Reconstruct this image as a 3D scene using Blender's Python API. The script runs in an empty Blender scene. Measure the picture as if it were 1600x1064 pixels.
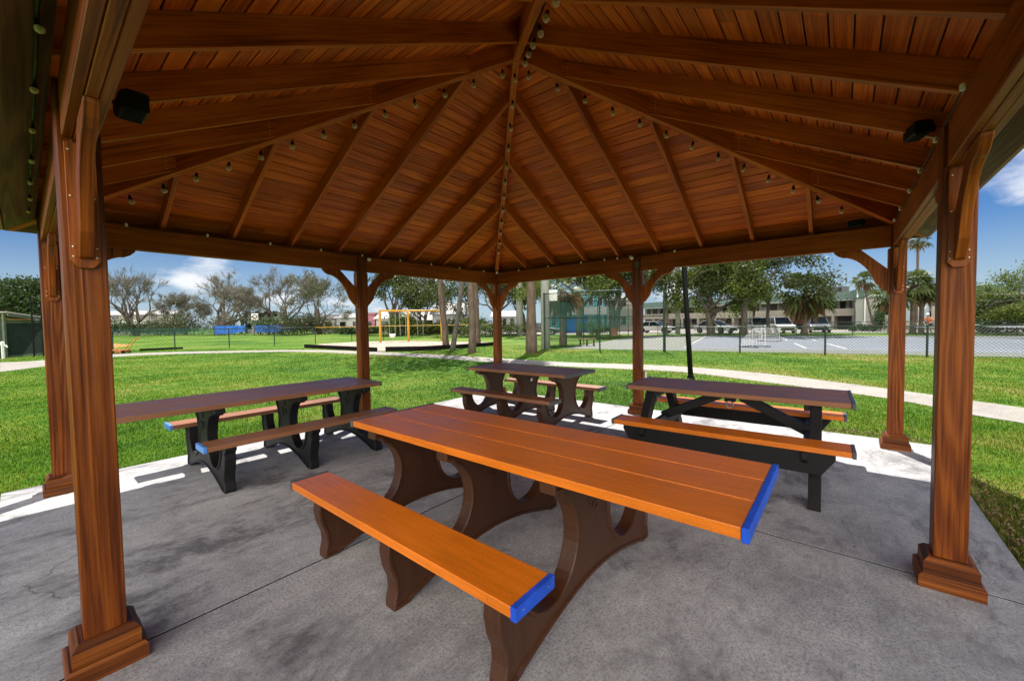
import bpy, bmesh, math, random
import numpy as np
from mathutils import Vector, Matrix
PI = math.pi; R = math.radians
scene = bpy.context.scene
COL = scene.collection
random.seed(7)

# ------------------------------------------------------------------ camera constants (fitted to the photograph)
CAM = Vector((-3.2291, -2.5815, 1.4995)); YAW = 0.6845; PITCH = -0.0391; ROLL = -0.0152
FPX = 627.52; PX = 806.66; PY = 528.76
fw = Vector((math.cos(PITCH)*math.cos(YAW), math.cos(PITCH)*math.sin(YAW), math.sin(PITCH)))
r0 = Vector((math.sin(YAW), -math.cos(YAW), 0)); u0 = r0.cross(fw)
rt = math.cos(ROLL)*r0 + math.sin(ROLL)*u0; up = -math.sin(ROLL)*r0 + math.cos(ROLL)*u0
GZ = -0.03                                                    # lawn level; the slab top is z = 0
def ray(x, y): return fw + rt*((x-PX)/FPX) - up*((y-PY)/FPX)
def bz(x, y, z=0.0):                                          # point of the plane z seen at a place of the photo
    d = ray(x, y); return CAM + d*((z-CAM.z)/d.z)
def G(x, dep, z=GZ):                                          # ground point by bearing and distance
    yh = 504.3 - (x-800)*0.01506
    p = CAM + ray(x, yh)*dep; return Vector((p.x, p.y, z))

# ------------------------------------------------------------------ mesh builder
class MB:
    def __init__(s): s.v=[]; s.f=[]; s.uv=[]; s.mi=[]
    def face(s, idx, uvs, m=0): s.f.append(tuple(idx)); s.uv.append(uvs); s.mi.append(m)
    def poly(s, pts, m=0, uvs=None):
        b=len(s.v); s.v+= [tuple(p) for p in pts]
        if uvs is None: uvs=[(p[0],p[1]) for p in pts]
        s.face(range(b,b+len(pts)), uvs, m)
    def beam(s, p0, p1, w, d, upv=(0,0,1), m=0, ou=None):     # board from p0 to p1, w across, d along upv, grain lengthwise
        p0=Vector(p0); p1=Vector(p1); L=(p1-p0); ln=L.length; L.normalize()
        upv=Vector(upv); a=L.cross(upv).normalized(); c=a.cross(L).normalized()
        o=(random.uniform(0,50),random.uniform(0,50)) if ou is None else ou
        b=len(s.v)
        for q in (p0,p1):
            for (i,j) in ((-1,-1),(1,-1),(1,1),(-1,1)): s.v.append(tuple(q+a*(i*w/2)+c*(j*d/2)))
        def quad(i,dv,sz): s.face([b+k for k in i],[(o[0],o[1]+dv),(o[0]+ln,o[1]+dv),(o[0]+ln,o[1]+dv+sz),(o[0],o[1]+dv+sz)],m)
        quad((0,4,5,1)[::1],0,w); quad((1,5,6,2),w,d); quad((2,6,7,3),w+d,w); quad((3,7,4,0),2*w+d,d)
        s.face([b+k for k in (0,1,2,3)],[(o[0],o[1]),(o[0],o[1]+w),(o[0]+d*.2,o[1]+w),(o[0]+d*.2,o[1])],m)
        s.face([b+k for k in (7,6,5,4)],[(o[0],o[1]),(o[0],o[1]+w),(o[0]+d*.2,o[1]+w),(o[0]+d*.2,o[1])],m)
    def box(s, c, sz, rz=0.0, m=0, M=None):
        c=Vector(c); M = M or Matrix.Rotation(rz,3,'Z'); ax=max(range(3),key=lambda i:sz[i])
        L=M@Vector([1 if i==ax else 0 for i in range(3)]); oth=[i for i in range(3) if i!=ax]
        U=M@Vector([1 if i==oth[1] else 0 for i in range(3)])
        s.beam(c-L*sz[ax]/2,c+L*sz[ax]/2,sz[oth[0]],sz[oth[1]],U,m)
    def prism(s, pts, fn, t, m=0, m_side=None):               # polygon (a,b) extruded by t; fn(a,b,c) -> xyz
        n=len(pts); b=len(s.v); o=random.uniform(0,30)
        for c in (-t/2,t/2):
            for p in pts: s.v.append(tuple(fn(p[0],p[1],c)))
        s.face([b+i for i in range(n)][::-1],[(pts[i][1]+o,pts[i][0]) for i in range(n)][::-1],m)
        s.face([b+n+i for i in range(n)],[(pts[i][1]+o,pts[i][0]+3) for i in range(n)],m)
        acc=0
        for i in range(n):
            j=(i+1)%n; l=math.hypot(pts[j][0]-pts[i][0],pts[j][1]-pts[i][1])
            s.face([b+i,b+j,b+n+j,b+n+i],[(acc+o,6),(acc+l+o,6),(acc+l+o,6+t),(acc+o,6+t)],m if m_side is None else m_side); acc+=l
    def tube(s, pts, rad, n=6, m=0, cap=True, ref=None):
        pts=[Vector(p) for p in pts]; k=len(pts)
        if not hasattr(rad,'__len__'): rad=[rad]*k
        b=len(s.v); acc=0; us=[]
        for i,p in enumerate(pts):
            t=(pts[min(i+1,k-1)]-pts[max(i-1,0)])
            if t.length<1e-9: t=Vector((0,0,1))
            t.normalize(); x=Vector((0,0,1)) if abs(t.z)<.9 else Vector((1,0,0))
            a=t.cross(x).normalized(); c=t.cross(a)
            for q in range(n):
                an=2*PI*q/n; s.v.append(tuple(p+(a*math.cos(an)+c*math.sin(an))*rad[i]))
            if i: acc+=(p-pts[i-1]).length
            us.append(acc)
        for i in range(k-1):
            for q in range(n):
                q2=(q+1)%n
                s.face([b+i*n+q,b+i*n+q2,b+(i+1)*n+q2,b+(i+1)*n+q],[(us[i],q*.08),(us[i],q*.08+.08),(us[i+1],q*.08+.08),(us[i+1],q*.08)],m)
        if cap:
            s.face([b+q for q in range(n)][::-1],[(0,0)]*n,m); s.face([b+(k-1)*n+q for q in range(n)],[(0,0)]*n,m)
    def lathe(s, prof, c=(0,0,0), n=12, m=0, M=None):         # prof: (r, z)
        c=Vector(c); b=len(s.v); M=M or Matrix.Identity(3)
        for r_,z in prof:
            for q in range(n):
                an=2*PI*q/n; s.v.append(tuple(c+M@Vector((r_*math.cos(an),r_*math.sin(an),z))))
        for i in range(len(prof)-1):
            for q in range(n):
                q2=(q+1)%n; s.face([b+i*n+q,b+i*n+q2,b+(i+1)*n+q2,b+(i+1)*n+q],[(q/n,i*.05),((q+1)/n,i*.05),((q+1)/n,i*.05+.05),(q/n,i*.05+.05)],m)
        if prof[0][0]>1e-5: s.face([b+q for q in range(n)][::-1],[(0,0)]*n,m)
        if prof[-1][0]>1e-5: s.face([b+(len(prof)-1)*n+q for q in range(n)],[(0,0)]*n,m)
    def build(s, name, mats, parent=None, smooth=False, bevel=0, seg=1, loc=None):
        me=bpy.data.meshes.new(name); off=Vector(loc) if loc is not None else None
        V=s.v if off is None else [tuple(Vector(p)-off) for p in s.v]
        me.from_pydata(V,[],s.f)
        uvl=me.uv_layers.new(name='UVMap'); flat=[c for u in s.uv for q in u for c in q]
        uvl.data.foreach_set('uv',flat)
        if not isinstance(mats,(list,tuple)): mats=[mats]
        for mt in mats: me.materials.append(mt)
        if len(mats)>1: me.polygons.foreach_set('material_index',s.mi)
        if smooth: me.polygons.foreach_set('use_smooth',[True]*len(s.f))
        o=bpy.data.objects.new(name,me); COL.objects.link(o)
        if off is not None: o.location=off
        if parent is not None: o.parent=parent
        if bevel:
            md=o.modifiers.new('bevel','BEVEL'); md.width=bevel; md.segments=seg; md.limit_method='ANGLE'; md.angle_limit=R(40)
        return o
def npmesh(name, V, F, mats, parent=None, uv=None, loc=None, attr=None):   # fast path; F (n,k)
    me=bpy.data.meshes.new(name); n,k=F.shape
    me.vertices.add(len(V)); me.vertices.foreach_set('co',np.asarray(V,np.float32).ravel())
    me.loops.add(n*k); me.loops.foreach_set('vertex_index',F.astype(np.int32).ravel())
    me.polygons.add(n); me.polygons.foreach_set('loop_start',np.arange(0,n*k,k,dtype=np.int32)); me.polygons.foreach_set('loop_total',np.full(n,k,np.int32))
    me.update(calc_edges=True)
    if uv is not None: l=me.uv_layers.new(name='UVMap'); l.data.foreach_set('uv',uv.astype(np.float32).ravel())
    if not isinstance(mats,(list,tuple)): mats=[mats]
    for m in mats: me.materials.append(m)
    o=bpy.data.objects.new(name,me); COL.objects.link(o)
    if loc is not None: o.location=loc
    if parent is not None: o.parent=parent
    return o
def empty(name, label, cat, loc=(0,0,0), rz=0.0, group=None):
    o=bpy.data.objects.new(name,None); COL.objects.link(o); o.location=loc; o.rotation_euler=(0,0,rz); o.empty_display_size=.2
    o['label']=label; o['category']=cat
    if group: o['group']=group
    return o
def tag(o, label, cat, group=None):
    o['label']=label; o['category']=cat
    if group: o['group']=group
    return o
def struct(o): o['kind']='structure'; return o
def stuff(o,label=None,cat=None):
    o['kind']='stuff'
    if label: o['label']=label
    if cat: o['category']=cat
    return o
def kids(o): return [c for c in bpy.data.objects if c.parent is o]
def copy_tree(o, parent=None):
    c=o.copy(); COL.objects.link(c)
    if parent is not None: c.parent=parent
    for ch in kids(o): copy_tree(ch,c)
    return c
def clone(o,label,loc,rz=0.0):
    c=copy_tree(o); c.location=loc; c.rotation_euler=(0,0,rz); c['label']=label; return c

# ------------------------------------------------------------------ materials
class NT:
    def __init__(s,name):
        s.m=bpy.data.materials.new(name); s.m.use_nodes=True; s.t=s.m.node_tree; s.N=s.t.nodes; s.L=s.t.links
        s.b=s.N['Principled BSDF']; s.out=s.N['Material Output']
    def n(s,typ,**k):
        x=s.N.new(typ)
        for a,b in k.items():
            if a.startswith('i_'): x.inputs[a[2:].replace('_',' ')].default_value=b
            else: setattr(x,a,b)
        return x
    def l(s,a,b): s.L.new(a,b)
    def coord(s,which='Object',scale=(1,1,1),rot=(0,0,0)):
        c=s.n('ShaderNodeTexCoord'); m=s.n('ShaderNodeMapping'); m.inputs['Scale'].default_value=scale; m.inputs['Rotation'].default_value=rot
        s.l(c.outputs[which],m.inputs['Vector']); return m.outputs['Vector']
    def noise(s,vec,scale,detail=4,rough=.55,dist=0):
        x=s.n('ShaderNodeTexNoise'); x.inputs['Scale'].default_value=scale; x.inputs['Detail'].default_value=detail; x.inputs['Roughness'].default_value=rough; x.inputs['Distortion'].default_value=dist
        if vec is not None: s.l(vec,x.inputs['Vector'])
        return x.outputs['Fac']
    def ramp(s,fac,stops):
        x=s.n('ShaderNodeValToRGB'); e=x.color_ramp.elements
        while len(e)<len(stops): e.new(.5)
        for i,(p,c) in enumerate(stops): e[i].position=p; e[i].color=(*c,1) if len(c)==3 else c
        s.l(fac,x.inputs['Fac']); return x.outputs['Color']
    def mix(s,fac,a,b,typ='MIX'):
        x=s.n('ShaderNodeMixRGB'); x.blend_type=typ
        for inp,v in (('Fac',fac),('Color1',a),('Color2',b)):
            if hasattr(v,'is_output'): s.l(v,x.inputs[inp])
            elif isinstance(v,(int,float)): x.inputs[inp].default_value=v
            else: x.inputs[inp].default_value=(*v,1)
        return x.outputs['Color']
    def math(s,op,a,b=0.0):
        x=s.n('ShaderNodeMath'); x.operation=op
        for i,v in enumerate((a,b)):
            if hasattr(v,'is_output'): s.l(v,x.inputs[i])
            else: x.inputs[i].default_value=v
        return x.outputs[0]
    def bump(s,h,strength=.3,dist=.01):
        x=s.n('ShaderNodeBump'); x.inputs['Strength'].default_value=strength; x.inputs['Distance'].default_value=dist
        s.l(h,x.inputs['Height']); s.l(x.outputs['Normal'],s.b.inputs['Normal']); return x
    def fin(s,col=None,rough=.6,spec=.5,metal=0):
        if col is not None:
            if hasattr(col,'is_output'): s.l(col,s.b.inputs['Base Color'])
            else: s.b.inputs['Base Color'].default_value=(*col,1)
        if hasattr(rough,'is_output'): s.l(rough,s.b.inputs['Roughness'])
        else: s.b.inputs['Roughness'].default_value=rough
        s.b.inputs['Specular IOR Level'].default_value=spec; s.b.inputs['Metallic'].default_value=metal
        return s.m
def plain(name,col,rough=.6,var=.15,scale=6,spec=.4,metal=0):
    t=NT(name); v=t.coord('Object'); f=t.noise(v,scale,4)
    c=t.ramp(f,[(.3,tuple(x*(1-var) for x in col)),(.7,tuple(min(1,x*(1+var)) for x in col))])
    return t.fin(c,rough,spec,metal)
def wood(name,dark,mid,light,rough=.5,spec=.35,grain=1.0,contrast=1.0,bump=.25,tone=.28):
    t=NT(name)
    c=t.n('ShaderNodeTexCoord'); uv=c.outputs['UV']
    def mp(sc):
        m=t.n('ShaderNodeMapping'); m.inputs['Scale'].default_value=sc; t.l(uv,m.inputs['Vector']); return m.outputs['Vector']
    rn=t.noise(mp((.16*grain,3.4*grain,1)),1.0,1.2,.45,.25)
    ring=t.math('MULTIPLY_ADD',t.math('SINE',t.math('MULTIPLY',rn,70.0)),.5); ring.node.inputs[2].default_value=.5
    ring=t.math('POWER',ring,1.6)
    fine=t.noise(mp((2.2,70,1)),1.0,4,.6)
    blot=t.noise(mp((.8,1.6,1)),1.0,3)
    a=t.math('MULTIPLY',ring,.20*contrast); b=t.math('MULTIPLY',fine,.62); d=t.math('MULTIPLY',blot,.62)
    f=t.math('ADD',t.math('ADD',a,b),d)
    f=t.math('MULTIPLY',f,.74)
    col=t.ramp(f,[(.36,dark),(.50,mid),(.66,light)])
    ck=t.ramp(t.noise(mp((.9,46,1)),1.0,5,.7),[(.53,(1,1,1)),(.66,(.36,.30,.28))]); col=t.mix(.85,col,ck,'MULTIPLY')
    # knots and board-to-board tone
    vo=t.n('ShaderNodeTexVoronoi'); vo.inputs['Scale'].default_value=1.0; t.l(mp((1.1,3.0,1)),vo.inputs['Vector'])
    kn=t.ramp(vo.outputs['Distance'],[(.03,(.35,.3,.3)),(.10,(1,1,1))])
    col=t.mix(.6,col,kn,'MULTIPLY')
    gi=t.n('ShaderNodeNewGeometry'); tv=t.ramp(gi.outputs['Random Per Island'],[(0,(1-tone,)*3),(.5,(1,)*3),(1,(1+tone*.7,1+tone*.8,1+tone))]); col=t.mix(1,col,tv,'MULTIPLY')
    t.bump(t.math('ADD',t.math('MULTIPLY',fine,.6),t.math('MULTIPLY',ring,.5)),bump,.003)
    rg=t.ramp(blot,[(.3,(rough-.08,)*3),(.7,(rough+.12,)*3)])
    return t.fin(col,rg,spec)
M={}
M['post']=wood('stained_post',(.048,.009,.0015),(.16,.034,.003),(.29,.076,.006),.38,.24,1.9,.75,.9)
M['wood']=wood('stained_beam',(.13,.026,.003),(.24,.054,.005),(.33,.088,.010),.46,.25,.9,.5,.3)
M['rafter']=wood('stained_rafter',(.22,.042,.004),(.40,.090,.007),(.54,.145,.014),.5,.25,.8,.45,.3)
M['deck']=wood('ceiling_boards',(.34,.055,.002),(.56,.112,.005),(.70,.185,.014),.5,.26,1.3,.6,.3,.26)
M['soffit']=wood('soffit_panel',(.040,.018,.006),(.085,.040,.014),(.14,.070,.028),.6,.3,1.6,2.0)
M['plate']=wood('brace_wood',(.10,.020,.003),(.22,.052,.005),(.34,.095,.010),.42,.24,1.3,.5,.4)
M['trim']=wood('weathered_base_trim',(.045,.011,.002),(.135,.034,.004),(.26,.078,.010),.48,.24,1.3,.6,.6,.45)
M['shingle']=plain('roof_shingles',(.10,.08,.07),.9,.3,20)
def lumber(name,c,rough=.33,scuff=.24,spec=.5):
    t=NT(name); cu=t.n('ShaderNodeTexCoord'); m=t.n('ShaderNodeMapping'); m.inputs['Scale'].default_value=(3,40,1); t.l(cu.outputs['UV'],m.inputs['Vector'])
    n1=t.noise(m.outputs['Vector'],1,4); n2=t.noise(cu.outputs['Object'],1.6,5,.6); n3=t.noise(cu.outputs['Object'],190,3,.75)
    f=t.math('ADD',t.math('MULTIPLY',n1,.30),t.math('ADD',t.math('MULTIPLY',n2,.30),t.math('MULTIPLY',n3,.40)))
    col=t.ramp(f,[(.36,tuple(x*.66 for x in c)),(.50,c),(.66,tuple(min(1,x*1.28+.004) for x in c))])
    sc=t.ramp(t.noise(cu.outputs['Object'],8,8,.8),[(.60,(0,0,0)),(.78,(1,1,1))])
    col=t.mix(t.math('MULTIPLY',sc,scuff),col,(.40,.34,.30))
    # a few dark specks and short scratches
    vo=t.n('ShaderNodeTexVoronoi'); vo.inputs['Scale'].default_value=9; t.l(cu.outputs['Object'],vo.inputs['Vector']); sp=t.ramp(vo.outputs['Distance'],[(.03,(1,1,1)),(.06,(0,0,0))]); sel=t.ramp(t.noise(cu.outputs['Object'],6,2),[(.56,(0,0,0)),(.6,(1,1,1))])
    col=t.mix(t.math('MULTIPLY',t.mix(1,sp,sel,'MULTIPLY'),.6),col,tuple(x*.35 for x in c))
    t.bump(t.math('ADD',n1,t.math('MULTIPLY',n3,.8)),.14,.003)
    rg=t.ramp(n2,[(.3,(rough-.05,)*3),(.75,(rough+.14,)*3)])
    return t.fin(col,rg,spec)
M['lumber']=lumber('cedar_plastic_lumber',(.70,.175,.008))
M['lumber_red']=lumber('brown_plastic_lumber',(.29,.125,.062),.42,.2,.35)
M['frame_brown']=lumber('dark_brown_plastic',(.060,.021,.008),.42,.04,.4)
M['frame_black']=lumber('black_plastic',(.008,.008,.009),.5,.012,.3)
M['blue']=plain('blue_plastic',(.012,.085,.60),.4,.25,14)
M['blue_sheen']=plain('blue_plastic_sky_sheen',(.10,.28,.72),.45,.15)  # paler copy of the blue plastic, sky sheen put into the colour
M['grey_cap']=plain('grey_plastic',(.09,.09,.10),.45,.1)
M['black']=plain('black_metal',(.007,.007,.008),.5,.2,6,.12)
M['dgreen']=plain('dark_green_steel',(.007,.028,.017),.45,.2)
M['white']=plain('white_plastic',(.8,.8,.78),.4,.04)
M['steel']=plain('steel',(.45,.45,.45),.35,.1,metal=1)
M['brass']=plain('screw_heads',(.55,.45,.3),.35,.1,metal=1)
M['yellow']=plain('yellow_paint',(.55,.28,.02),.45,.1)
M['orange']=plain('orange_clay',(.62,.20,.05),.95,.15,3)
M['rust']=plain('rusty_orange_steel',(.40,.13,.04),.7,.3)
M['tarp']=plain('blue_tarp',(.015,.13,.55),.6,.12,2)
M['timber']=plain('black_timber',(.010,.009,.009),.9,.3,6,.08)
M['wall_white']=plain('white_stucco',(.58,.58,.58),.85,.06,2)
M['wall_beige']=plain('beige_stucco',(.34,.315,.26),.85,.08,1.5)
M['wall_sage']=plain('sage_stucco',(.29,.315,.275),.85,.08,1.5)
M['roof_green']=plain('green_roof_tiles',(.060,.115,.090),.7,.2,4)
M['roof_grey']=plain('pale_grey_roof',(.42,.41,.40),.8,.15,2)
M['roof_dark']=plain('dark_roof',(.06,.055,.05),.8,.2,2)
M['pink']=plain('pink_stucco',(.50,.20,.25),.85,.08,2)
M['teal']=plain('teal_paint',(.06,.36,.42),.7,.1,2)
M['teal_dark']=plain('dark_teal_trim',(.02,.12,.17),.6,.1,2)
M['maroon']=plain('maroon_paint',(.10,.012,.016),.7,.2,2)
M['shed_green']=plain('dark_green_boards',(.022,.036,.026),.8,.25,3)
M['shed_trim']=plain('weathered_green_trim',(.12,.15,.10),.8,.25,6)
M['shed_roof']=plain('weathered_roof_boards',(.36,.34,.30),.85,.25,5)
M['tan_wood']=plain('brown_boards',(.22,.13,.07),.8,.25,5)
M['concrete_pole']=plain('concrete_pole',(.33,.33,.31),.85,.12,4)
M['asphalt']=plain('asphalt',(.10,.10,.10),.9,.15,5)
def glassdark():
    t=NT('window_glass'); return t.fin((.015,.018,.02),.06,.6)
M['glass']=glassdark()
def bulbglass():
    t=NT('bulb_glass'); t.fin((.74,.60,.44),.10,.7)
    gl=t.n('ShaderNodeBsdfTransparent'); fr=t.n('ShaderNodeLayerWeight'); fr.inputs['Blend'].default_value=.55; mx=t.n('ShaderNodeMixShader')
    t.l(t.math('ADD',t.math('MULTIPLY',fr.outputs['Facing'],.6),.40),mx.inputs['Fac']); t.l(gl.outputs[0],mx.inputs[1]); t.l(t.b.outputs[0],mx.inputs[2]); t.l(mx.outputs[0],t.out.inputs['Surface'])
    return t.m
M['bulb']=bulbglass()
def carpaint(name,c):
    t=NT(name); t.b.inputs['Coat Weight'].default_value=.6; t.b.inputs['Coat Roughness'].default_value=.05
    f=t.noise(t.coord('Object'),2,2); return t.fin(t.ramp(f,[(.3,tuple(x*.94 for x in c)),(.7,c)]),.35,.5)
def leafmat(name,dark,light,trans=.3,scale=.9):
    t=NT(name); g=t.n('ShaderNodeNewGeometry'); v=t.coord('Object')
    n=t.noise(v,scale,3); f=t.math('ADD',t.math('MULTIPLY',g.outputs['Random Per Island'],.55),t.math('MULTIPLY',n,.5))
    col=t.ramp(f,[(.2,dark),(.8,light)]); t.fin(col,.55,.3)
    tr=t.n('ShaderNodeBsdfTranslucent'); t.l(t.mix(1,col,(1.0,1.0,.55),'MULTIPLY'),tr.inputs['Color'])
    mx=t.n('ShaderNodeMixShader'); mx.inputs['Fac'].default_value=trans; t.l(t.b.outputs[0],mx.inputs[1]); t.l(tr.outputs[0],mx.inputs[2]); t.l(mx.outputs[0],t.out.inputs['Surface'])
    return t.m
M['leaf_oak']=leafmat('oak_leaves',(.030,.042,.012),(.085,.11,.03),.25)
M['leaf_dry']=leafmat('thin_oak_leaves',(.040,.050,.022),(.105,.115,.055),.25)
M['leaf_bright']=leafmat('bright_leaves',(.045,.075,.012),(.17,.22,.04),.35)
M['leaf_deep']=leafmat('deep_green_leaves',(.015,.035,.010),(.06,.10,.025),.25)
M['leaf_palm']=leafmat('palm_leaves',(.035,.06,.018),(.13,.17,.05),.25)
M['leaf_dead']=leafmat('dead_palm_leaves',(.10,.065,.03),(.26,.18,.09),.2)
def bark(name,c,vs=9):
    t=NT(name); v=t.coord('Object',(1,1,.35)); n=t.noise(v,vs,6,.65); k=t.noise(t.coord('Object'),1.1,3)
    col=t.ramp(t.math('ADD',t.math('MULTIPLY',n,.7),t.math('MULTIPLY',k,.3)),[(.35,tuple(x*.45 for x in c)),(.6,c),(.75,tuple(x*1.4 for x in c))])
    t.bump(n,.8,.03); return t.fin(col,.9,.2)
M['bark']=bark('oak_bark',(.145,.125,.10),4)
M['twig']=plain('grey_brown_twigs',(.17,.157,.125),.9,.3,3)
M['bark_palm']=bark('palm_bark',(.17,.125,.095),5)
M['bark_grey']=bark('grey_bark',(.15,.135,.12),5)

# concrete slab: trowelled grey with darker traffic stains and dusty pale patches
def concrete(name,a,b,stain,big=.55,crack=False):
    t=NT(name); v=t.coord('Object'); vs=t.coord('Object',(1,1.8,1),(0,0,R(25)))
    n1=t.noise(v,big,6,.6,.3); n2=t.noise(vs,2.6,9,.74,.3); n3=t.noise(v,70,6,.8); n4=t.noise(v,11,8,.75); n5=t.noise(v,230,2,.8)
    f=t.math('ADD',t.math('MULTIPLY',n1,.40),t.math('ADD',t.math('MULTIPLY',n2,.32),t.math('MULTIPLY',n4,.30)))
    col=t.ramp(f,[(.40,a),(.52,tuple((x+y)/2 for x,y in zip(a,b))),(.63,b)])
    rough=t.math('ADD',t.noise(vs,.8,10,.78,.5),t.math('MULTIPLY',t.math('SUBTRACT',n3,.5),.55))
    s=t.ramp(rough,[(.52,(0,0,0)),(.62,(1,1,1))]); s2=t.ramp(t.math('ADD',t.noise(v,3.4,9,.78,.3),t.math('MULTIPLY',t.math('SUBTRACT',n3,.5),.5)),[(.54,(0,0,0)),(.70,(1,1,1))])
    col=t.mix(t.math('MULTIPLY',s,stain),col,(.060,.056,.062)); col=t.mix(t.math('MULTIPLY',s2,stain*.7),col,(.095,.09,.095))
    du=t.ramp(t.noise(v,1.25,8,.72,.2),[(.56,(0,0,0)),(.68,(1,1,1))]); col=t.mix(t.math('MULTIPLY',du,stain*.5),col,tuple(min(1,x*1.15) for x in b))
    if crack:
        cv=t.n('ShaderNodeTexVoronoi'); cv.feature='DISTANCE_TO_EDGE'; cv.inputs['Scale'].default_value=.42; cw_=t.n('ShaderNodeVectorMath'); cw_.operation='ADD'; cn=t.n('ShaderNodeTexNoise'); cn.inputs['Scale'].default_value=3.5; cn.inputs['Detail'].default_value=6; t.l(v,cn.inputs['Vector']); cs2=t.n('ShaderNodeVectorMath'); cs2.operation='SCALE'; cs2.inputs['Scale'].default_value=.35; t.l(cn.outputs['Color'],cs2.inputs[0]); t.l(v,cw_.inputs[0]); t.l(cs2.outputs[0],cw_.inputs[1]); t.l(cw_.outputs[0],cv.inputs['Vector'])
        cl=t.ramp(cv.outputs['Distance'],[(.0009,(1,1,1)),(.0022,(0,0,0))]); cm_=t.ramp(t.noise(v,.55,2),[(.50,(0,0,0)),(.58,(1,1,1))]); col=t.mix(t.math('MULTIPLY',t.mix(1,cl,cm_,'MULTIPLY'),.7),col,(.07,.065,.065))
    gr=t.ramp(n3,[(.40,(.55,.55,.55)),(.5,(1,1,1)),(.60,(1.3,1.3,1.3))]); col=t.mix(.9,col,gr,'MULTIPLY')
    g2=t.ramp(n5,[(.40,(.72,.72,.72)),(.60,(1.2,1.2,1.2))]); col=t.mix(.8,col,g2,'MULTIPLY')
    vo=t.n('ShaderNodeTexVoronoi'); vo.inputs['Scale'].default_value=3.1; vo.inputs['Randomness'].default_value=1
    wp=t.n('ShaderNodeVectorMath'); wp.operation='ADD'; wn=t.n('ShaderNodeTexNoise'); wn.inputs['Scale'].default_value=22; t.l(v,wn.inputs['Vector']); sc=t.n('ShaderNodeVectorMath'); sc.operation='SCALE'; sc.inputs['Scale'].default_value=.06; t.l(wn.outputs['Color'],sc.inputs[0]); t.l(v,wp.inputs[0]); t.l(sc.outputs[0],wp.inputs[1]); t.l(wp.outputs[0],vo.inputs['Vector'])
    sp=t.ramp(vo.outputs['Distance'],[(.035,(1,1,1)),(.055,(0,0,0))]); sel=t.ramp(t.noise(v,4,1),[(.58,(0,0,0)),(.6,(1,1,1))])
    col=t.mix(t.math('MULTIPLY',t.mix(1,sp,sel,'MULTIPLY'),.75),col,(.03,.028,.028))
    t.bump(t.math('ADD',n3,t.math('MULTIPLY',n4,.5)),.35,.004)
    return t.fin(col,t.ramp(n1,[(.3,(.6,)*3),(.7,(.85,)*3)]),.25)
M['slab']=concrete('concrete_slab',(.29,.29,.298),(.58,.575,.57),.74,.55,True)
M['path']=concrete('concrete_path',(.26,.24,.21),(.38,.35,.31),.14,1.2)
M['court']=concrete('court_surface',(.14,.155,.125),(.20,.215,.18),.12,.12)
M['court_blue']=concrete('court_blue_surface',(.135,.155,.182),(.19,.215,.25),.06,.12)
def grassmat(name,blade=False):
    t=NT(name); v=t.coord('Object'); n1=t.noise(v,.16,4,.6,.3); n2=t.noise(v,1.6,5,.65); n3=t.noise(v,24,4,.7)
    f=t.math('ADD',t.math('MULTIPLY',n1,.62),t.math('ADD',t.math('MULTIPLY',n2,.36),t.math('MULTIPLY',n3,.12)))
    col=t.ramp(f,[(.42,(.030,.095,.004)),(.52,(.064,.155,.006)),(.59,(.115,.195,.014)),(.67,(.21,.225,.05)),(.77,(.30,.27,.10))])
    if blade:
        g=t.n('ShaderNodeNewGeometry'); c2=t.ramp(g.outputs['Random Per Island'],[(0,(.40,.45,.3)),(.5,(1,1,1)),(.80,(1.3,1.15,.8)),(.88,(2.2,1.35,2.6)),(1,(2.8,1.6,4.0))])
        col=t.mix(1,col,c2,'MULTIPLY'); t.fin(col,.6,.15)
        tr=t.n('ShaderNodeBsdfTranslucent'); t.l(col,tr.inputs['Color']); mx=t.n('ShaderNodeMixShader'); mx.inputs['Fac'].default_value=.4
        t.l(t.b.outputs[0],mx.inputs[1]); t.l(tr.outputs[0],mx.inputs[2]); t.l(mx.outputs[0],t.out.inputs['Surface']); return t.m
    t.bump(t.math('ADD',n3,n2),.9,.05); return t.fin(col,.85,.15)
M['lawn']=grassmat('lawn_ground'); M['blade']=grassmat('grass_blades',True)
def mulch():
    t=NT('wood_mulch'); v=t.coord('Object'); n=t.noise(v,5,6,.75); col=t.ramp(n,[(.35,(.16,.11,.08)),(.5,(.42,.33,.27)),(.68,(.66,.56,.48))]); t.bump(n,1,.06); return t.fin(col,.95,.1)
M['mulch']=mulch()
def netfabric(name,c,op):
    t=NT(name); t.fin(c,.7,.1); tr=t.n('ShaderNodeBsdfTransparent'); mx=t.n('ShaderNodeMixShader'); mx.inputs['Fac'].default_value=op
    t.l(tr.outputs[0],mx.inputs[1]); t.l(t.b.outputs[0],mx.inputs[2]); t.l(mx.outputs[0],t.out.inputs['Surface']); return t.m
M['screen']=netfabric('green_windscreen_mesh',(.05,.20,.15),.34)
M['net']=netfabric('black_net_mesh',(.03,.03,.03),.35)
M['net_white']=netfabric('white_net_mesh',(.8,.8,.8),.4)

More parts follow.
